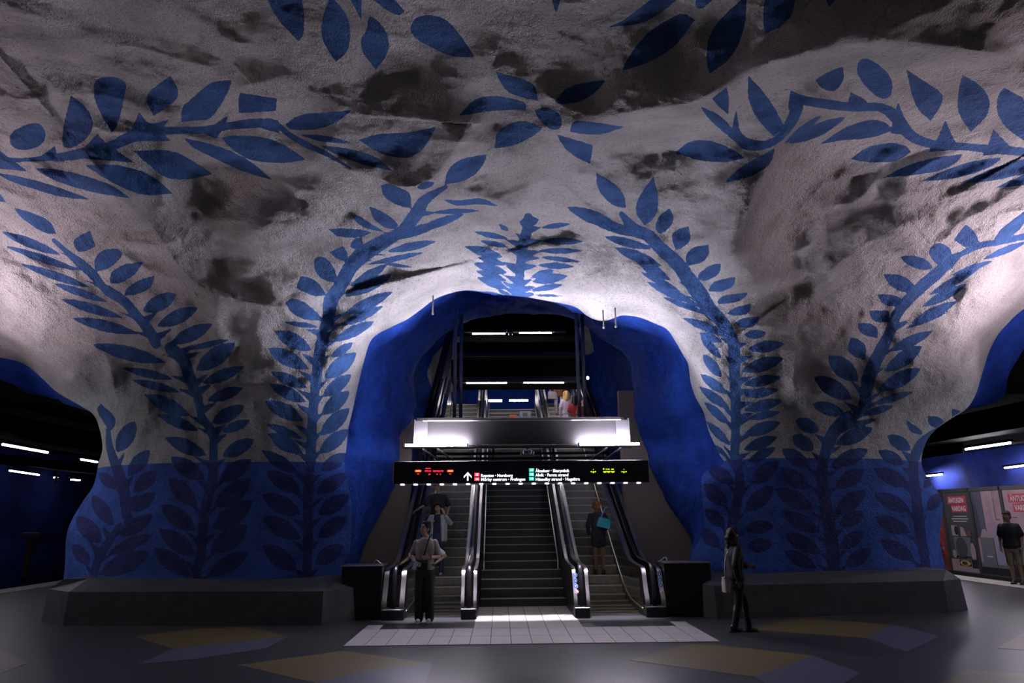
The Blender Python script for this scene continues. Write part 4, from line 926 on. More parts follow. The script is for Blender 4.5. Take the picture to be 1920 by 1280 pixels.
# clutter seen at the stair above the panel
p = at_depth(962, 787, 21.5); t = thing('barrier_box', p, 'orange box standing on the stair above the panel', 'box'); b = MB(); b.box(-.12, .12, 0, .2, 0, .15, .01); b.build('body', MT['orange'], t)
b = MB(); b.box(-.13, .13, -.01, .21, .15, .165, .004); b.build('lid', MT['orange'], t)
p = at_depth(984, 787, 21.4); t = thing('control_unit', p, 'grey control unit with pale screen standing on the stair', 'control unit'); b = MB(); b.box(-.17, .2, 0, .2, 0, .27, .02); b.build('body', MT['grey_paint'], t)
b = MB(); b.box(-.06, .09, -.012, 0, .11, .23, .004); b.build('screen', MT['alu'], t)
b = MB()
for s in (-1, 1): b.tube([(s*.16, .05, .1), (s*.3, .05, .0)], .025, 6)
b.build('foot', MT['grey_paint'], t)
p = at_depth(1102, 708, 18.5); t = thing('spot_lamp', p, 'small round white spot lamp on the right side screen', 'lamp'); b = MB(); b.ell((0, 0, 0), (.035, .035, .045), 10, 6); b.build('bulb', MT['tube_upper'], t, smooth=True); b = MB(); b.box(-.02, .05, .0, .1, -.02, .02); b.build('mount', MT['black_metal'], t)
# rods hanging from the arch
for px, y0, y1, lab in ((812, 548, 588, 'thin steel rod hanging from the left of the arch'), (1153, 574, 612, 'longer steel rod hanging from the right of the arch'), (1131, 592, 614, 'shorter pale rod hanging from the right of the arch')):
    a = at_depth(px, y0, 13.35); c = at_depth(px, y1, 13.35); t = thing('hanging_rod', a, lab, 'rod', 'rods hanging from the arch')
    b = MB(); b.tube([(0, 0, .12), (0, 0, c[2]-a[2])], .014, 8); b.build('rod', MT['grey_paint'], t, smooth=True)
    b = MB(); b.ell((0, 0, c[2]-a[2]), (.028, .028, .028), 8, 6); b.build('end_knob', MT['steel'], t, smooth=True)

# ------------------------------------------------------------------ platforms: black service beams, lamps, post, posters
def slab(x0, x1, y0, y1, z0, z1, label, name='ceiling'):
    b = MB(); b.box(x0, x1, y0, y1, z0, z1); tag(b.build(name, MT['matte_black']), label, kind='structure')
slab(-20, -8.7, 15.9, 46, 4.5, 6.5, 'black suspended ceiling over the left platform'); slab(9.0, 20, 16.2, 46, 4.6, 6.5, 'black suspended ceiling over the right platform')
slab(-12.6, -11.8, 15.0, 40, 3.75, 4.3, 'black lighting beam over the left platform edge', 'trim_5'); slab(12.4, 13.3, 15.4, 40, 3.75, 4.35, 'black lighting beam over the right platform edge', 'trim_6')
slab(-16.5, -16.0, 15.0, 40, 3.6, 3.9, 'thin black beam over the left track', 'trim_7'); slab(16.0, 16.5, 16.0, 40, 3.9, 4.2, 'thin black beam over the right track', 'trim_8')
slab(13.32, 13.36, 19.5, 32, 3.46, 4.6, 'black skirt along the lighting beam over the right track', 'trim_10')  # added to keep the poster fill lamps out of view
for y in (21.5, 24.0, 26.5):
    t = thing('track_lamp', (13.6, y, 3.62), '%s tube lamp behind the black skirt over the right track' % {21.5: 'nearest', 24.0: 'middle', 26.5: 'farthest'}[y], 'lamp', 'track lamps behind the skirt', math.pi/2)  # unseen lamps added to brighten the posters
    b = MB(); b.tube([(-.75, 0, 0), (.75, 0, 0)], .026, 8); b.build('tube', MT['tube_platform_right'], t, smooth=True); b = MB(); b.box(-.8, .8, -.05, .05, .026, .09); b.build('housing', MT['matte_black'], t)
for px0, py0, px1, py1, z, side, lab in ((5,833,89,848,3.5,-1,'largest lamp over the left platform'), (152,861,182,866,3.5,-1,'lamp beside the left pillar edge'), (18,882,73,890,3.4,-1,'lower lamp over the left track'), (133,899,150,900,3.4,-1,'small far lamp over the left track'), (101,894.6,108,895,3.4,-1,'smallest lamp beside the hanging post on the left'),
    (1811,842,1894,830,3.55,1,'largest lamp over the right platform'), (1797,884,1845,879,3.4,1,'lamp above the middle poster'), (1731,857.5,1742,855.5,3.5,1,'small lamp at the right pillar edge'), (1738,892,1766,889,3.3,1,'lamp above the leftmost poster'), (1884,877,1924,872,3.3,1,'lamp above the rightmost poster')):
    a = on_floor(px0, py0, z); c = on_floor(px1, py1, z); d = c-a; L = np.linalg.norm(d); t = thing('platform_lamp', (a+c)/2, lab, 'lamp', 'tube lamps over the platforms', math.atan2(d[1], d[0]))
    b = MB(); b.tube([(-L/2, 0, 0), (L/2, 0, 0)], .026, 8); b.build('tube', MT['tube_platform' if side < 0 else 'tube_platform_right'], t, smooth=True)
    b = MB(); b.box(-L/2-.06, L/2+.06, -.06, .06, .026, .09, .008); b.build('housing', MT['matte_black'], t)
p = on_floor(110, 868, 3.9); t = thing('hanging_post', p, 'thin grey post hanging from the left platform ceiling', 'post'); b = MB(); b.tube([(0, 0, .7), (0, 0, -.75)], .05, 8); b.build('shaft', MT['post_metal'], t, smooth=True); b = MB(); b.box(-.07, .07, -.07, .07, .66, .74); b.build('flange', MT['matte_black'], t)
p = on_floor(47, 1082); t = thing('yellow_stand', p, 'dim yellow stand with grey head on the dark left platform', 'stand'); b = MB(); b.box(-.07, .07, -.05, .05, 0, 1.25, .01); b.build('shaft', mat('dull_yellow', (.05, .034, .005), .7), t); b = MB(); b.box(-.3, .3, -.08, .08, 1.25, 1.42, .02); b.build('head', MT['post_metal'], t)
MT['p_red'] = mat('poster_red', (.55, .07, .10), .5); MT['p_white'] = mat('poster_white', (.75, .72, .76), .5); MT['p_grey'] = mat('poster_grey', (.075, .08, .085), .5); MT['p_pink'] = mat('poster_pinkish_wall', (.42, .28, .33), .5, var=.15, scale=3)
MT['p_dark'] = mat('poster_dark', (.03, .03, .035), .5); MT['p_lilac'] = mat('poster_lilac_cabinet', (.33, .30, .42), .5); MT['p_beige'] = mat('poster_beige_table', (.40, .30, .30), .5); MT['p_blue'] = mat('poster_blue', (.01, .02, .10), .5); MT['p_yellow'] = mat('poster_yellow', (.62, .42, .04), .5)
MT['p_curtain'] = mat('poster_curtain', (.10, .10, .14), .5, var=.5, scale=6, stretch=(1, 6, .1)); MT['p_cup'] = mat('poster_mid_grey', (.17, .17, .19), .5); MT['p_brown'] = mat('poster_brown_room', (.20, .06, .05), .5, var=.3, scale=4)
PX = 17.0
def poster(y0, y1, z0, z1, kind, label):
    t = thing('poster_panel', (PX, (y0+y1)/2, z0), label, 'poster', 'poster panels across the right track', -math.pi/2); W = (y1-y0)/2; Hh = z1-z0     # local x runs towards -Y, local -y faces the hall
    b = MB(); b.box(-W, W, 0, .12, 0, Hh, .01); b.build('cabinet', MT['alu'], t)
    b = MB(); f = .06
    for bx in ((-W, -W+f, 0, Hh), (W-f, W, 0, Hh), (-W, W, 0, f), (-W, W, Hh-f*2.2, Hh)): b.box(bx[0], bx[1], -.05, 0, bx[2], bx[3], .008)
    b.build('frame', MT['alu'], t)
    b = MB(); b.box(-W-.0, -W+.02, -.055, -.045, 0, Hh); b.build('frame_gap', MT['p_dark'], t)
    lay = [0]
    def patch(pts, m, nm='print'):
        lay[0] += .0025; b = MB(); b.add([(x*W, -.006-lay[0], z*Hh) for x, z in pts], [tuple(range(len(pts)))]); return b.build(nm, MT[m], t)
    R_ = lambda x0, x1, za, zb: [(x0, za), (x1, za), (x1, zb), (x0, zb)]
    E_ = lambda x, z, rx_, rz_, n=20: [(x+rx_*math.cos(2*math.pi*i/n), z+rz_*math.sin(2*math.pi*i/n)) for i in range(n)]
    I = .91
    if kind == 'kitchen':
        patch(R_(-I, I, .02, .965), 'p_grey'); patch(R_(-.62, .70, .815, .91), 'p_red'); patch(R_(-.40, .72, .715, .805), 'p_red')
        text(t, 'ÄNTLIGEN', .245, MT['p_white'], (.04*W, -.03, .832*Hh), align='CENTER', bold=.004, sx=.72); text(t, 'VARDAG', .245, MT['p_white'], (.16*W, -.03, .732*Hh), align='CENTER', bold=.004, sx=.78)
        for k_, (a_, c_) in enumerate(((-.35, .6), (-.5, .68), (-.4, .55))): patch(R_(a_, c_, .665-.03*k_, .672-.03*k_), 'p_white', 'small_print')
        patch(R_(-.62, .75, .425, .44), 'p_dark'); patch(R_(-.62, -.2, .435, .56), 'p_beige'); patch(E_(-.28, .50, .14, .055), 'p_dark'); patch([(-.02, .435), (.45, .435), (.3, .53), (.02, .555)], 'p_cup'); patch([(0, .435), (.4, .435), (.2, .54), (.05, .54)], 'p_beige'); patch(R_(.45, .72, .435, .50), 'p_brown')
        patch(R_(-.55, .62, .2, .425), 'p_cup'); patch(E_(-.05, .30, .4, .12), 'p_grey'); patch(E_(.70, .25, .17, .11), 'p_beige'); patch(E_(-.62, .22, .14, .05), 'p_beige')
        patch(R_(-I, I, .02, .16), 'p_beige'); patch(R_(-.35, .45, .085, .155), 'p_blue'); patch(E_(.05, .12, .37, .032), 'p_yellow'); text(t, 'IKEA', .13, MT['p_blue'], (.05*W, -.075, .107*Hh), align='CENTER', bold=.006)
        patch(R_(.5, I, .07, .17), 'p_dark')
    elif kind == 'room':
        patch(R_(-I, I, .02, .965), 'p_pink'); patch(R_(-I, -.25, .42, .965), 'p_curtain'); patch(R_(-I, I, .02, .13), 'p_dark'); patch(R_(-I, I, .10, .15), 'p_cup')
        patch(R_(-.75, .08, .14, .43), 'p_cup'); patch(R_(.1, .85, .14, .43), 'p_lilac'); patch(R_(.08, .12, .08, .43), 'p_dark'); patch([(-.7, .43), (-.1, .43), (-.3, .53), (-.5, .52)], 'p_beige'); patch([(.02, .43), (.62, .43), (.42, .52), (.28, .57), (.14, .50)], 'p_lilac')
        patch(R_(-.45, -.1, .215, .225), 'p_white'); patch(R_(.48, .5, .63, .95), 'p_dark'); patch(R_(.48, .72, .63, .637), 'p_dark'); patch(R_(.45, .72, .87, .90), 'p_beige'); patch(R_(.6, .95, .76, .764), 'p_beige')
    elif kind == 'pink':
        patch(R_(-I, I, .02, .965), 'p_pink'); patch(R_(-.62, .8, .815, .91), 'p_red'); patch(R_(-.40, .8, .715, .805), 'p_red')
        text(t, 'ÄNTLIGEN', .245, MT['p_white'], (.1*W, -.03, .832*Hh), align='CENTER', bold=.004, sx=.78); text(t, 'VARDAG', .245, MT['p_white'], (.2*W, -.03, .732*Hh), align='CENTER', bold=.004, sx=.80)
        patch(R_(-.55, -.25, .655, .661), 'p_dark'); patch(R_(-.5, -.3, .55, .556), 'p_dark'); patch(R_(-I, I, .02, .16), 'p_dark'); patch(R_(-.6, .6, .16, .38), 'p_cup')
    else:
        patch(R_(-I, I, .02, .965), 'p_brown')
w_ = 1.59
poster(26.53-w_, 26.53, -.34, 2.66, 'kitchen', 'grey kitchen poster with red ÄNTLIGEN VARDAG headline and yellow oval badge')
poster(26.53-2*w_, 26.53-w_, -.34, 2.66, 'room', 'poster of a pink room with curtain and lilac cabinets, without headline')
poster(26.53-3*w_, 26.53-2*w_, -.34, 2.66, 'pink', 'pink poster with red headline behind the man in the black T-shirt')
poster(26.53, 26.53+w_, -.34, 2.66, 'brown', 'reddish brown poster half hidden by the right pillar')
tag(MB().box(16.9, 17.3, 20, 30, -1.25, -.345).build('trim_9', MT['track_dark']), 'dark footing under the poster panels', kind='structure')

# ------------------------------------------------------------------ lamps of the hall outside the view: troughs that throw light up the vault, and plain tubes
def hall_lamp(x, y, z, L, key, label, up, rz=math.pi/2):
    t = thing('hall_lamp', (x, y, z), label, 'lamp', None, rz)
    b = MB(); b.tube([(-L/2, 0, 0), (L/2, 0, 0)], .03, 8); b.build('tube', MT[key], t, smooth=True)
    b = MB()
    if up: b.box(-L/2-.05, L/2+.05, -.12, .12, -.07, -.04); b.box(-L/2-.05, L/2+.05, -.12, -.1, -.07, .03); b.box(-L/2-.05, L/2+.05, .1, .12, -.07, .03)
    else: b.box(-L/2-.05, L/2+.05, -.08, .08, .04, .09)
    b.build('trough' if up else 'housing', MT['grey_paint'], t)
    b = MB()
    for k in (-1, 1): b.tube([(k*L*.35, 0, .0), (k*L*.35, 0, 1.6)], .01, 6)
    b.build('suspension', MT['grey_paint'], t)
hall_lamp(-10.6, 10.8, 4.5, 2.6, 'tube_left', 'upward trough lamp over the left side of the hall', True)
hall_lamp(10.9, 10.6, 4.55, 2.6, 'tube_right', 'upward trough lamp over the right side of the hall', True)
hall_lamp(-11.9, 13.2, 3.5, 2.0, 'tube_low', 'plain tube lamp over the near left platform', False)
hall_lamp(12.7, 13.2, 3.5, 2.0, 'tube_low', 'plain tube lamp over the near right platform', False)
hall_lamp(-3.6, 1.2, 4.6, 3.0, 'tube_rear', 'upward trough lamp hanging left of the viewpoint', True)
hall_lamp(4.8, .2, 4.6, 3.0, 'tube_rear', 'upward trough lamp hanging right of the viewpoint', True)
# ------------------------------------------------------------------ people
_cm = {}
def cm(col, rough=.75, var=.12):
    k = (tuple(col), rough)
    if k not in _cm: _cm[k] = mat('cloth_%d' % len(_cm), col, rough, var=var, scale=14, bump=.15, bscale=40)
    return _cm[k]
def skin_mat(col): return cm(col, .5, .05)
class Vol(MB):
    """overlapping closed shapes that are fused into one continuous surface"""
    def cap(s, a, ra, b, rb, n=10):
        a, b = np.array(a, float), np.array(b, float); s.ell(a, (ra,)*3, n, 6); s.ell(b, (rb,)*3, n, 6); s.tube([a, b], [ra, rb], n); return s
    def chain(s, pts, rs, n=10):
        for i in range(len(pts)-1): s.cap(pts[i], rs[i], pts[i+1], rs[i+1], n)
        return s
    def stack(s, rings, n=20, e=2.4):
        R = []
        for z, cx, cy, rx, ry in rings:
            R.append([(cx+rx*math.copysign(abs(math.cos(t))**(2/e), math.cos(t)), cy+ry*math.copysign(abs(math.sin(t))**(2/e), math.sin(t)), z) for t in np.linspace(0, 2*math.pi, n, endpoint=False)])
        return s.loft(R)
    def fuse(s, voxel, smooth=4):
        me = new_mesh('tmp', s.v, s.f); bm = bmesh.new(); bm.from_mesh(me); bmesh.ops.recalc_face_normals(bm, faces=bm.faces); bm.to_mesh(me); bm.free()
        o = bpy.data.objects.new('tmp', me); COL.objects.link(o)
        m = o.modifiers.new('r', 'REMESH'); m.mode = 'VOXEL'; m.voxel_size = voxel; m.use_smooth_shade = True
        k = o.modifiers.new('s', 'SMOOTH'); k.factor = .5; k.iterations = smooth
        dg = bpy.context.evaluated_depsgraph_get(); r = bpy.data.meshes.new_from_object(o.evaluated_get(dg)); bpy.data.objects.remove(o); bpy.data.meshes.remove(me)
        return r
def join_mesh(ms):
    bm = bmesh.new()
    for m in ms: bm.from_mesh(m)
    r = bpy.data.meshes.new('body'); bm.to_mesh(r); bm.free(); r.polygons.foreach_set('use_smooth', [True]*len(r.polygons)); return r
def unit(v): v = np.array(v, float); return v/(np.linalg.norm(v)+1e-9)
def hand_mesh(wrist, d, palm_n, side, curl=.5, s=1.0):
    """palm, four unequal fingers bent at the knuckles and a thumb from the side of the palm; d = pointing direction, palm_n = palm normal, side = thumb side sign"""
    d = unit(d); n = np.array(palm_n, float); n = unit(n-d*np.dot(n, d)); t = np.cross(n, d)*side; W = np.array(wrist, float); v = Vol()
    pc = W+d*.045*s
    v.cap(W-d*.015*s, .021*s, W+d*.02*s, .022*s, 8)
    for k in (-1.0, -.33, .33, 1.0): v.cap(W+d*.015*s+t*k*.014*s, .013*s, W+d*.082*s+t*k*.029*s, .0115*s, 8)
    for k, L in ((1.0, .068), (.33, .078), (-.33, .072), (-1.0, .056)):
        p = W+d*.085*s+t*k*.029*s; a = 0; q = [p]
        for j, f in enumerate((.45, .32, .25)):
            a += curl*(.75, .9, .6)[j]; dd = d*math.cos(a)+n*math.sin(a); q.append(q[-1]+dd*L*f*s)
        v.chain(q, [.0098*s, .0092*s, .0085*s, .007*s], 8)
    b = W+d*.022*s+t*.026*s; dd = unit(d*.6+t*.75+n*.25); m = b+dd*.036*s; e = m+unit(d*.9+t*.25+n*.45)*.03*s
    v.chain([b, m, e], [.013*s, .0105*s, .0085*s], 8)
    return v.fuse(.0042, 2)
def person(loc, rz, H, label, J=None, sp=None, near=False, group=None):
    s = H/1.75; sp = sp or {}; g = sp.get
    D = dict(pelvis=(0,0,.93), chest=(0,0,1.27), neck=(0,.01,1.46), head=(0,-.015,1.625), shR=(-.172,0,1.38), shL=(.172,0,1.38), elR=(-.235,.03,1.13), elL=(.235,.03,1.13), wrR=(-.235,-.05,.88), wrL=(.235,-.05,.88),
        hiR=(-.09,0,.92), hiL=(.09,0,.92), knR=(-.095,-.02,.50), knL=(.095,-.02,.50), anR=(-.10,.02,.085), anL=(.10,.02,.085))
    for k, v in (J or {}).items(): D[k] = v
    D = {k: np.array(v, float)*s for k, v in D.items()}
    w = g('width', 1.0); sk = skin_mat(g('skin', (.42, .27, .20)))
    root = thing('person', loc, label, 'person', group, rz)
    hy, hp = math.radians(g('yaw', 0)), math.radians(g('pitch', 0))      # head turned to +x, raised
    Rh = np.array(Matrix.Rotation(hy, 3, 'Z') @ Matrix.Rotation(-hp, 3, 'X')); hc = D['head']
    hd = lambda x, y, z: hc+Rh @ (np.array([x, y, z])*s)
    c, p = D['chest'], D['pelvis']
    lerp = lambda f: p+(c-p)*f
    def torso(v, gx=0, top=True, z0=None):
        R = []
        prof = [(-.18,.150,.098),(-.05,.168,.112),(.12,.155,.108),(.35,.142,.100),(.62,.155,.106),(.85,.172,.114),(1.05,.180,.112),(1.28,.172,.100),(1.45,.135,.082),(1.56,.075,.066)]
        for f, rx, ry in prof:
            q = lerp(f); z = q[2]
            if z0 is not None and z < z0*s: continue
            R.append((z, q[0], q[1], (rx*w+gx)*s, (ry*(1+(w-1)*.6)+gx)*s))
        if z0 is not None:
            f = (z0*s-p[2])/(c[2]-p[2]); q = lerp(f); R = [(z0*s, q[0], q[1], (np.interp(f, [a[0] for a in prof], [a[1] for a in prof])*w+gx*1.4)*s, (np.interp(f, [a[0] for a in prof], [a[2] for a in prof])+gx*1.4)*s)]+R
        return v.stack(R)
    # body
    v = Vol(); torso(v)
    v.cap(D['neck']+np.array([0, 0, -.04])*s, .058*s, hc+np.array([0, .015, -.09])*s, .05*s)
    v.ell(hd(0, .012, .02), (.076*s, .096*s, .108*s), 16, 12, Rh); v.ell(hd(0, -.028, -.055), (.056*s, .062*s, .064*s), 14, 10, Rh); v.ell(hd(0, -.058, -.095), (.026*s, .024*s, .022*s), 10, 8, Rh)
    v.cap(hd(0, -.084, .012), .010*s, hd(0, -.106, -.028), .0145*s, 8)
    for k in (-1, 1):
        v.ell(hd(k*.077, .012, -.008), (.012*s, .02*s, .032*s), 8, 6, Rh); v.ell(hd(k*.04, -.062, -.03), (.028*s, .026*s, .028*s), 8, 6, Rh)
    v.cap(hd(-.032, -.078, .032), .011*s, hd(.032, -.078, .032), .011*s, 8)
    v.cap(hd(-.016, -.086, -.06), .0085*s, hd(.016, -.086, -.06), .0085*s, 8)
    for q in 'RL':
        v.chain([D['sh'+q], D['el'+q], D['wr'+q]], [.052*s*w, .040*s, .026*s]); v.chain([D['hi'+q], D['kn'+q], D['an'+q]], [.085*s*w, .054*s, .036*s])
        cf = (D['kn'+q]*.68+D['an'+q]*.32)+np.array([0, .014, 0])*s; v.ell(cf, (.05*s, .052*s, .11*s), 10, 8)
        v.cap(D['an'+q]+np.array([0, .02, -.05])*s, .03*s, D['an'+q]+np.array([0, -.13, -.062])*s, .022*s)
    parts = [v.fuse(.0095 if near else .012, 5)]
    for q, sgn in (('R', -1), ('L', 1)):
        hd_ = D.get('hd'+q); d = hd_ if hd_ is not None else D['wr'+q]-D['el'+q]; pn = D.get('pn'+q); pn = pn if pn is not None else np.array([-sgn, 0, 0.0])
        parts.append(hand_mesh(D['wr'+q], d, pn, g('thumb'+q, 1), g('curl'+q, .45), s))
    b = join_mesh(parts); b.materials.append(sk); link('body', b, root)
    # eyes, brows, mouth
    for k in (-1, 1):
        e = MB(); e.ell(hd(k*.031, -.083, .008), (.011*s, .006*s, .006*s), 8, 6, Rh); eo = e.build('eye', cm((.45, .42, .40), .3, 0), root, smooth=True)
        e = MB(); e.ell(hd(k*.031, -.0885, .008), (.0055*s, .0025*s, .0055*s), 8, 6, Rh); e.build('iris', cm((.02, .012, .01), .2, 0), eo, smooth=True)
        e = MB(); e.tube([hd(k*.015, -.091, .027), hd(k*.032, -.092, .033), hd(k*.05, -.083, .028)], [.003*s, .004*s, .0025*s], 6); e.build('eyebrow', cm(g('hair', (.012, .010, .010))), root, smooth=True)
    e = MB(); e.ell(hd(0, -.093, -.056), (.022*s, .006*s, .007*s), 10, 6, Rh); e.build('mouth', cm((.30, .12, .11), .5, 0), root, smooth=True)
    # hair
    hv = Vol(); st = g('hairstyle', 'short'); hcol = g('hair', (.012, .010, .010))
    hv.ell(hd(0, .022, .042), (.085*s, .098*s, .098*s), 14, 10, Rh); hv.ell(hd(0, .06, -.01), (.078*s, .062*s, .085*s), 12, 8, Rh)
    if st == 'short':
        for k in (-1, 0, 1): hv.cap(hd(k*.045, -.055, .10), .026*s, hd(k*.06, .02, .12), .035*s, 8)
        for k in (-1, 1): hv.cap(hd(k*.074, -.02, .05), .02*s, hd(k*.076, .0, .0), .012*s, 8)
    elif st == 'bob':
        for k in (-1, 1):
            hv.chain([hd(k*.06, -.05, .085), hd(k*.088, -.02, .02), hd(k*.092, .0, -.07), hd(k*.08, .01, -.13)], [.035*s, .034*s, .036*s, .02*s]); hv.cap(hd(k*.05, .07, 0), .05*s, hd(k*.06, .08, -.13), .035*s)
        hv.cap(hd(-.05, -.07, .085), .02*s, hd(.05, -.07, .085), .02*s)
    elif st == 'long':
        for k in (-1, 1): hv.chain([hd(k*.06, -.04, .09), hd(k*.09, .0, .02), hd(k*.095, .03, -.08), hd(k*.10, .06, -.2), hd(k*.08, .08, -.29)], [.035*s, .036*s, .04*s, .042*s, .02*s])
        hv.chain([hd(0, .09, .03), hd(0, .105, -.1), hd(.02, .11, -.22), hd(-.02, .1, -.31)], [.07*s, .07*s, .06*s, .025*s]); hv.cap(hd(-.06, .09, -.1), .05*s, hd(-.06, .1, -.24), .03*s)
    elif st == 'curly':
        rr = random.Random(3)
        for i in range(26):
            t = rr.uniform(0, 2*math.pi); z = rr.uniform(-.19, .08)
            if math.sin(t) < -.35 and z < .06: continue
            hv.ell(hd(.078*math.cos(t), .035+.078*math.sin(t), z), (.05*s,)*3, 8, 6)
    elif st == 'bun':
        hv.ell(hd(0, .125, .075), (.052*s,)*3, 10, 8); hv.cap(hd(-.03, .075, .02), .06*s, hd(-.03, .08, -.07), .045*s); hv.cap(hd(.03, .075, .02), .06*s, hd(.03, .08, -.07), .045*s); hv.cap(hd(-.06, .03, .04), .045*s, hd(-.07, .04, -.05), .03*s); hv.cap(hd(.06, .03, .04), .045*s, hd(.07, .04, -.05), .03*s)
    elif st == 'cap':
        hv.cap(hd(-.05, -.08, .075), .016*s, hd(.05, -.08, .075), .016*s); hv.cap(hd(-.03, -.14, .062), .012*s, hd(.03, -.14, .062), .012*s); hv.cap(hd(0, -.08, .075), .03*s, hd(0, -.13, .062), .02*s)
    m = hv.fuse(.008, 2); m.materials.append(cm(hcol, .8)); link('hair' if st != 'cap' else 'cap', m, root)
    # trousers / skirt / bare legs
    bt = g('bottom', dict(kind='trousers', col=(.012, .012, .014))); v = Vol(); kind = bt['kind']; fl = bt.get('flare', 0)
    hipz = p[2]+.06*s
    v.stack([(p[2]-.16*s, p[0], p[1], .155*s*w, .11*s), (p[2]-.03*s, p[0], p[1], .176*s*w, .120*s), (p[2]+.08*s, p[0], p[1], .166*s*w, .115*s)])
    for q in 'RL':
        if kind == 'trousers': v.chain([D['hi'+q]-np.array([0, 0, .03])*s, D['kn'+q], D['an'+q]+np.array([0, 0, -.02])*s], [.098*s*w, (.068+fl)*s, (.058+fl)*s])
        elif kind == 'shorts': v.cap(D['hi'+q]-np.array([0, 0, .03])*s, .1*s*w, D['kn'+q], .08*s)
        elif kind == 'skirt': v.cap(D['hi'+q]-np.array([0, 0, .02])*s, .1*s*w, D['hi'+q]*.45+D['kn'+q]*.55, .085*s)
    if kind == 'skirt': v.cap(D['hiR']*.4+D['knR']*.6, .06*s, D['hiL']*.4+D['knL']*.6, .06*s)
    m = v.fuse(.012, 5); m.materials.append(cm(bt['col'])); link(kind, m, root)
    # shoes
    for q in 'RL':
        a = D['an'+q]; v = Vol(); v.cap(a+np.array([0, .035, -.045])*s, .040*s, a+np.array([0, -.13, -.052])*s, .033*s); v.cap(a+np.array([0, .03, 0])*s, .042*s, a+np.array([0, -.04, -.03])*s, .040*s)
        v.ell(a+np.array([0, -.09, -.05])*s, (.044*s, .07*s, .032*s)); m = v.fuse(.008, 3); m.materials.append(cm(g('shoes', (.012, .012, .012)), .5)); so = link('shoe', m, root)
        e = MB(); e.loft([[(a[0]+(.043*math.cos(t)*(1.1 if math.sin(t) < 0 else .9))*s, a[1]-.045*s+.145*s*math.sin(t), a[2]-(.0865 if z_ == 0 else .068)*s) for t in np.linspace(0, 2*math.pi, 16, endpoint=False)] for z_ in (0, 1)]); e.build('sole', cm(g('sole', (.02, .02, .02))), so)
    # top
    tp = g('top', dict(col=(.012, .012, .014), sleeve='short')); v = Vol(); gx = tp.get('loose', .012); torso(v, gx, True, tp.get('hem', .86))
    for q in 'RL':
        sh, el, wr = D['sh'+q], D['el'+q], D['wr'+q]
        if tp['sleeve'] == 'short': v.cap(sh, (.050+gx*.8)*s*w, sh*.25+el*.75, (.056+gx)*s)
        elif tp['sleeve'] == 'long': v.chain([sh, el, el*.12+wr*.88], [(.050+gx*.8)*s*w, (.047+gx)*s, (.036+gx*.8)*s])
        elif tp['sleeve'] == 'three': v.chain([sh, el, el*.6+wr*.4], [(.050+gx*.8)*s*w, (.052+gx)*s, (.046+gx)*s])
    m = v.fuse(.011, 4); m.materials.append(tp.get('mat') or cm(tp['col'])); link(tp.get('name', 'shirt'), m, root)
    if tp.get('collar'):
        e = MB(); nk = D['neck']; pts = [nk+np.array([.075*math.cos(t), -.005+.068*math.sin(t), .0+(-.03 if math.sin(t) < -.6 else .0)])*s for t in np.linspace(-math.pi/2, 1.5*math.pi, 20)]
        e.tube(pts, .016*s, 8); e.build('collar', cm(tp['collar']), root, smooth=True)
    root['H'] = H
    return root, D, s
def bag_on(name, loc, size, col, label, strap=None, rz=0, strap_col=None):
    t = thing(name, loc, label, 'bag', None, rz); w_, d_, h_ = size
    b = MB(); R = []
    for z, k in ((0, .92), (.02, 1.0), (h_*.6, .98), (h_*.95, .90), (h_, .86)): R.append([(math.copysign(abs(math.cos(a))**.45, math.cos(a))*w_/2*k, math.copysign(abs(math.sin(a))**.6, math.sin(a))*d_/2*(1 if z < h_*.7 else .7), z) for a in np.linspace(0, 2*math.pi, 24, endpoint=False)])
    b.loft(R); b.build('body', cm(col, .45), t, auto=50)
    b = MB(); b.box(-w_*.42, w_*.42, -d_*.30, d_*.30, h_-.004, h_+.012, .004); b.build('zip_edge', cm(tuple(c*.6 for c in col)), t)
    if strap:
        b = MB(); b.tube([np.array(q, float) for q in smooth_line(strap, 4)], .011, 6); b.build('strap', cm(strap_col or col, .5), t, smooth=True)
    return t
def at_top(px, py, H, off=15.2, flat=False):
    """stand on the escalator slope so that the crown of the head meets the bearing (px, py)"""
    d = ray(px, py)
    # z = H + T30*(Y-off)
    k = (H-EYE_H-T30*off)/(d[2]-T30*d[1]); P_ = EYE+k*d; return np.array([P_[0], P_[1], P_[2]-H])
ASIAN, PALE, BROWN = (.40, .25, .17), (.46, .30, .23), (.17, .09, .06)

# 1 the young man at the foot of the left escalator
f1 = on_floor(795, 1167)
r, D, s = person((f1[0], f1[1], .013), math.radians(-6), 1.72, 'young man in beige polo shirt and black trousers looking up at foot of left escalator',
    dict(elL=(.25,.02,1.13), wrL=(.12,-.19,1.115), hdL=(-1,-.12,.02), pnL=(0,.9,.2), elR=(-.26,.03,1.14), wrR=(-.16,-.20,1.05), hdR=(.7,-.35,-.4), pnR=(.3,.9,0), anL=(.10,.0,.085), anR=(-.085,-.05,.085), hiR=(-.085,0,.92), head=(-.015,-.005,1.625)),
    dict(skin=ASIAN, yaw=-38, pitch=14, hair=(.012,.010,.011), hairstyle='short', top=dict(col=(.30,.265,.25), sleeve='short', loose=.012, hem=.86, collar=(.33,.28,.30), name='polo_shirt'), bottom=dict(kind='trousers', col=(.010,.010,.013), flare=.022), shoes=(.55,.55,.58), sole=(.6,.6,.6), curlL=.5, curlR=.7), near=True)
b = MB(); b.tube(smooth_line([(.13,-.10,1.50),(.08,-.15,1.40),(.03,-.165,1.2),(-.04,-.16,1.02)], 4), .013, 6); b.build('shoulder_strap', cm((.010,.010,.012)), r, smooth=True)
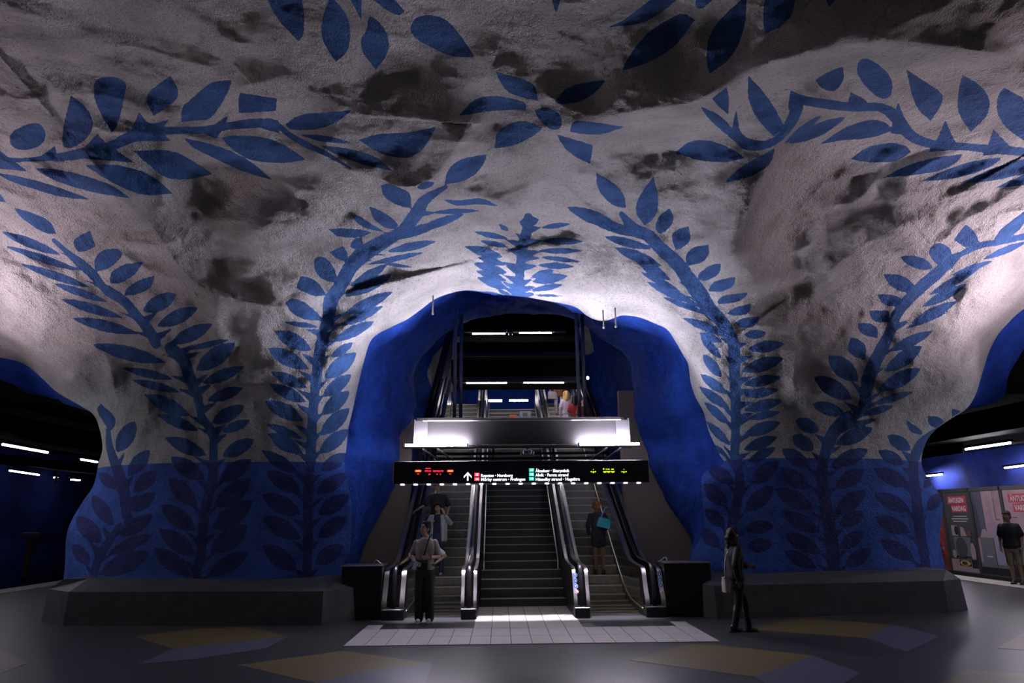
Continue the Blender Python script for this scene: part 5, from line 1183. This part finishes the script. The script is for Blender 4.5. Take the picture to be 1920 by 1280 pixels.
b = MB(); b.tube([(.150,-.185,1.112),(.138,-.187,1.113)], .033, 12); wt = b.build('wristwatch', MT['rubber'], r, smooth=True); b = MB(); b.ell((.145,-.222,1.118), (.017,.006,.017), 10, 6); b.build('watch_face', MT['alu'], wt, smooth=True)
bg = thing('waist_bag', (f1[0]-.03, f1[1]-.165, .99), 'small black pouch hanging in front of the young man in beige', 'bag', None, math.radians(-6)); b = MB(); b.box(-.10, .10, -.035, .03, -.09, .09, .015); b.build('body', cm((.010,.010,.012)), bg); b = MB(); b.box(-.08, .08, -.039, -.034, .04, .05); b.build('zip', MT['grey_paint'], bg)
ph = thing('phone', (f1[0]-.155, f1[1]-.25, .985), 'phone with pale blue back held by the young man in beige', 'phone', None, .2); ph.rotation_euler = (.15, .45, .1)
b = MB(); b.box(-.036, .036, -.005, .005, -.075, .075, .003); b.build('case', cm((.14,.18,.34), .3), ph); b = MB(); b.box(-.032, .032, -.0065, -.005, -.07, .07); b.build('screen', cm((.35,.40,.55), .2), ph)
# 2 the person hidden behind him
f2 = np.array([at_depth(799, 990, 14.05)[0], 14.05, nose_z(13.97)])
r, D, s = person(f2, math.radians(-4), 1.55, 'person in white T-shirt half hidden behind the man in beige, elbow out',
    dict(elL=(.43,.06,1.17), wrL=(.22,-.07,1.02), hdL=(-.6,-.3,-.5), elR=(-.36,-.02,1.14), wrR=(-.52,-.14,1.02), hdR=(-.5,-.6,-.12), pnR=(0,0,-1)), dict(skin=(.38,.23,.17), hairstyle='short', top=dict(col=(.58,.56,.60), sleeve='short', loose=.018, hem=.88), bottom=dict(kind='trousers', col=(.025,.035,.075)), shoes=(.10,.25,.34)))
bag_on('shoulder_bag', (-1.47, 13.82, .86), (.13, .22, .30), (.09,.022,.02), 'dark red bag hanging beside the handrail behind the man in beige', [(0,.06,.29),(.05,.12,.42),(.10,.16,.52)])
# 3 the girl in the open pale shirt
q = at_top(822, 935, 1.62)
def snap(P_):
    k = round((P_[1]-.17-13.95)/.3465); y = 13.95+k*.3465+.17; return np.array([P_[0], y, nose_z(13.95+k*.3465)])
q3 = snap(q); r, D, s = person(q3, math.radians(-8), 1.62, 'girl in open pale shirt over navy top with hand raised to her hair on escalator',
    dict(elL=(.33,-.04,1.24), wrL=(.17,-.12,1.47), hdL=(-.25,.0,1), pnL=(-.8,.5,0), elR=(-.27,-.02,1.16), wrR=(-.15,-.24,1.22), hdR=(.5,-.3,.5), pnR=(.4,.7,0)),
    dict(skin=ASIAN, pitch=-12, hairstyle='bob', hair=(.02,.012,.010), top=dict(col=(.02,.025,.055), sleeve='none', loose=.008, hem=.84, name='navy_top'), bottom=dict(kind='trousers', col=(.03,.05,.11)), shoes=(.3,.3,.3)), near=True)
v = Vol()
for k, q in ((-1, 'R'), (1, 'L')):
    v.chain([D['sh'+q], D['el'+q], D['el'+q]*.35+D['wr'+q]*.65], [.060*s, .058*s, .052*s]); v.chain([np.array([k*.115,-.06,1.40])*s, np.array([k*.14,-.09,1.15])*s, np.array([k*.15,-.09,.84])*s], [.05*s, .05*s, .045*s]); v.chain([np.array([k*.16,.02,1.38])*s, np.array([k*.165,.02,.86])*s], [.07*s, .075*s])
v.stack([(.82*s, 0, .06*s, .185*s, .095*s), (1.1*s, 0, .055*s, .165*s, .09*s), (1.36*s, 0, .05*s, .18*s, .085*s), (1.44*s, 0, .045*s, .11*s, .06*s)])
m = v.fuse(.011, 4); m.materials.append(cm((.46,.46,.50))); link('open_shirt', m, r)
# 4 the man in black above her
q = at_top(823, 899, 1.74); q[0] -= .02; q4 = snap(q)
person(q4, math.radians(-5), 1.74, 'man in black T-shirt standing above the girl, head cut by the sign', dict(elR=(-.33,-.06,1.17), wrR=(-.50,-.24,1.06), hdR=(-.3,-.7,-.35), pnR=(0,0,-1), elL=(.27,.0,1.15), wrL=(.24,-.12,.95)),
    dict(skin=(.36,.21,.15), hairstyle='short', top=dict(col=(.016,.014,.016), sleeve='short', loose=.02, hem=.85), bottom=dict(kind='trousers', col=(.015,.015,.02))), near=True)
# 5 the woman with the teal bag
q = at_top(1121, 940, 1.64); q5 = snap(q)
r, D, s = person(q5, math.radians(180), 1.64, 'woman in dark jacket and short skirt riding up the right escalator, seen from behind', dict(elL=(.25,.05,1.15), wrL=(.23,.0,.93), elR=(-.27,.0,1.16), wrR=(-.22,-.16,1.05), head=(.015,-.02,1.62)),
    dict(skin=(.20,.105,.060), hair=(.26,.10,.030), hairstyle='bun', yaw=-10, top=dict(col=(.018,.020,.034), sleeve='long', loose=.016, hem=.84, name='jacket'), bottom=dict(kind='skirt', col=(.012,.012,.014)), shoes=(.02,.018,.018)), near=True)
pb = at_depth(1131, 989, q5[1]-.17)
tb = bag_on('handbag', pb, (.31,.11,.21), (.025,.38,.46), 'teal handbag on the shoulder of the woman riding up', [(-.1,.0,.2),(-.06,.02,.32),(-.02,.05,.44),(.03,.10,.47)], .12, (.25,.36,.36)); tb.rotation_euler = (0, math.radians(13), .12)
# 6 the woman walking on the right
f6 = on_floor(1388, 1187)
r, D, s = person(f6, math.radians(97), 1.60, 'woman with curly dark hair and long black cardigan walking before the right plinth',
    dict(hiR=(-.085,-.01,.92), hiL=(.085,.01,.92), knL=(.085,-.17,.52), anL=(.085,-.21,.085), knR=(-.085,.03,.50), anR=(-.085,.14,.12), elL=(.24,-.10,1.17), wrL=(.22,-.34,1.08), hdL=(0,-1,-.15), elR=(-.25,.10,1.14), wrR=(-.24,.06,.90)),
    dict(skin=BROWN, hair=(.016,.010,.009), hairstyle='curly', top=dict(col=(.0035,.0035,.004), sleeve='long', loose=.028, hem=.74, name='cardigan'), bottom=dict(kind='trousers', col=(.004,.004,.0045)), shoes=(.010,.010,.010)), near=True)
b = MB(); b.tube(smooth_line([(-.075,-.02,1.36),(0,-.09,1.34),(.075,-.02,1.36),(0,.07,1.38),(-.075,-.02,1.36)], 4), .03, 8); b.build('scarf', cm((.10,.08,.07)), r, smooth=True)
pq = at_depth(1362, 1110, f6[1]-.10)
bag_on('shoulder_bag', pq, (.10,.17,.22), (.36,.31,.29), 'cream shoulder bag behind the woman with curly hair', [(0,0,.21),(.02,.02,.42),(.09,.04,.60),(.16,.06,.66)], math.radians(5), (.36,.31,.29))
# 7 man at the right edge, 8 person in red
f7 = on_floor(1911, 1096)
person(f7, math.radians(-60), 1.84, 'man in black T-shirt and khaki shorts before the pink poster at the photo edge', dict(elR=(-.25,.02,1.12), wrR=(-.24,-.05,.88)), dict(skin=(.30,.19,.12), hairstyle='cap', hair=(.02,.018,.016), width=1.12, top=dict(col=(.010,.010,.011), sleeve='short', loose=.022, hem=.84), bottom=dict(kind='shorts', col=(.20,.155,.10)), shoes=(.05,.05,.05)))
f8 = on_floor(1771, 1080)
person(f8, math.radians(60), 1.70, 'person in red coat half hidden behind the right pillar', {}, dict(skin=(.35,.2,.15), hairstyle='bob', top=dict(col=(.32,.03,.03), sleeve='long', loose=.03, hem=.62, name='coat'), bottom=dict(kind='trousers', col=(.10,.03,.03))))
# 9-12 riders near the top of the right escalator
def rider(px, py_feet, H): 
    d = ray(px, py_feet); k = (-T30*15.2-EYE_H)/(d[2]-T30*d[1]); return snap(EYE+k*d)
q9 = rider(1047, 772, 1.68); q9[2] = nose_z(q9[1]-.17)
r, D, s = person(q9, math.radians(178), 1.68, 'woman in rust brown top and pale trousers at the head of the right escalator', dict(elL=(.27,.04,1.15), wrL=(.30,-.02,.93), hiR=(-.12,0,.92), anR=(-.14,.05,.085), knR=(-.13,0,.5)),
    dict(skin=(.40,.25,.17), hairstyle='long', hair=(.10,.04,.02), top=dict(col=(.25,.085,.05), sleeve='three', loose=.035, hem=.74, name='blouse'), bottom=dict(kind='trousers', col=(.55,.47,.54)), shoes=(.30,.17,.10)))
pb = at_depth(1036, 748, q9[1]-.12); bag_on('handbag', pb, (.36,.13,.27), (.56,.52,.57), 'white handbag carried by the woman in the rust brown top', [(-.1,0,.27),(-.06,0,.42),(.06,0,.42),(.1,0,.27)], .3)
MT['stripes'] = mat('striped_blouse', (.55,.48,.58), .7)
Ns = MT['stripes'].node_tree.nodes; Ls = MT['stripes'].node_tree.links; wv = Ns.new('ShaderNodeTexWave'); wv.inputs['Scale'].default_value = 9; tc = Ns.new('ShaderNodeTexCoord'); Ls.new(tc.outputs['Object'], wv.inputs[0]); cx_ = Ns.new('ShaderNodeMix'); cx_.data_type = 'RGBA'; cx_.inputs[6].default_value = (.28,.20,.33,1); cx_.inputs[7].default_value = (.66,.60,.68,1); Ls.new(wv.outputs['Fac'], cx_.inputs[0]); Ls.new(cx_.outputs[2], Ns['Principled BSDF'].inputs['Base Color'])
q10 = rider(1064, 815, 1.62)
person(q10, math.radians(180), 1.62, 'blonde woman in striped blouse riding up below the rust brown top', {}, dict(skin=(.42,.27,.2), hairstyle='long', hair=(.45,.29,.10), top=dict(col=(.5,.5,.5), mat=MT['stripes'], sleeve='long', loose=.025, hem=.72, name='striped_blouse'), bottom=dict(kind='trousers', col=(.014,.014,.018))))
q11 = rider(1081, 828, 1.60)
person(q11, math.radians(175), 1.60, 'dark haired woman in red dress riding up behind the striped blouse', {}, dict(skin=(.35,.2,.14), hairstyle='long', hair=(.012,.010,.010), top=dict(col=(.30,.012,.02), sleeve='short', loose=.028, hem=.62, name='red_dress'), bottom=dict(kind='skirt', col=(.12,.010,.014)), shoes=(.02,.02,.02)))
q12 = rider(1094, 838, 1.66); q12[0] += .04
person(q12, math.radians(20), 1.66, 'person with pinkish face between the right hanger posts', {}, dict(skin=(.5,.3,.25), hairstyle='short', hair=(.05,.03,.02), top=dict(col=(.25,.05,.03), sleeve='short', loose=.02), bottom=dict(kind='trousers', col=(.06,.06,.07))))
# ------------------------------------------------------------------ lettering to mesh
bpy.context.view_layer.update()
for o in [o for o in bpy.data.objects if o.type == 'FONT']:
    dg = bpy.context.evaluated_depsgraph_get(); me = bpy.data.meshes.new_from_object(o.evaluated_get(dg))
    n = link('lettering', me, o.parent); n.matrix_basis = o.matrix_basis.copy(); bpy.data.objects.remove(o)
for o in bpy.data.objects:
    if 'H' in o.keys(): del o['H']
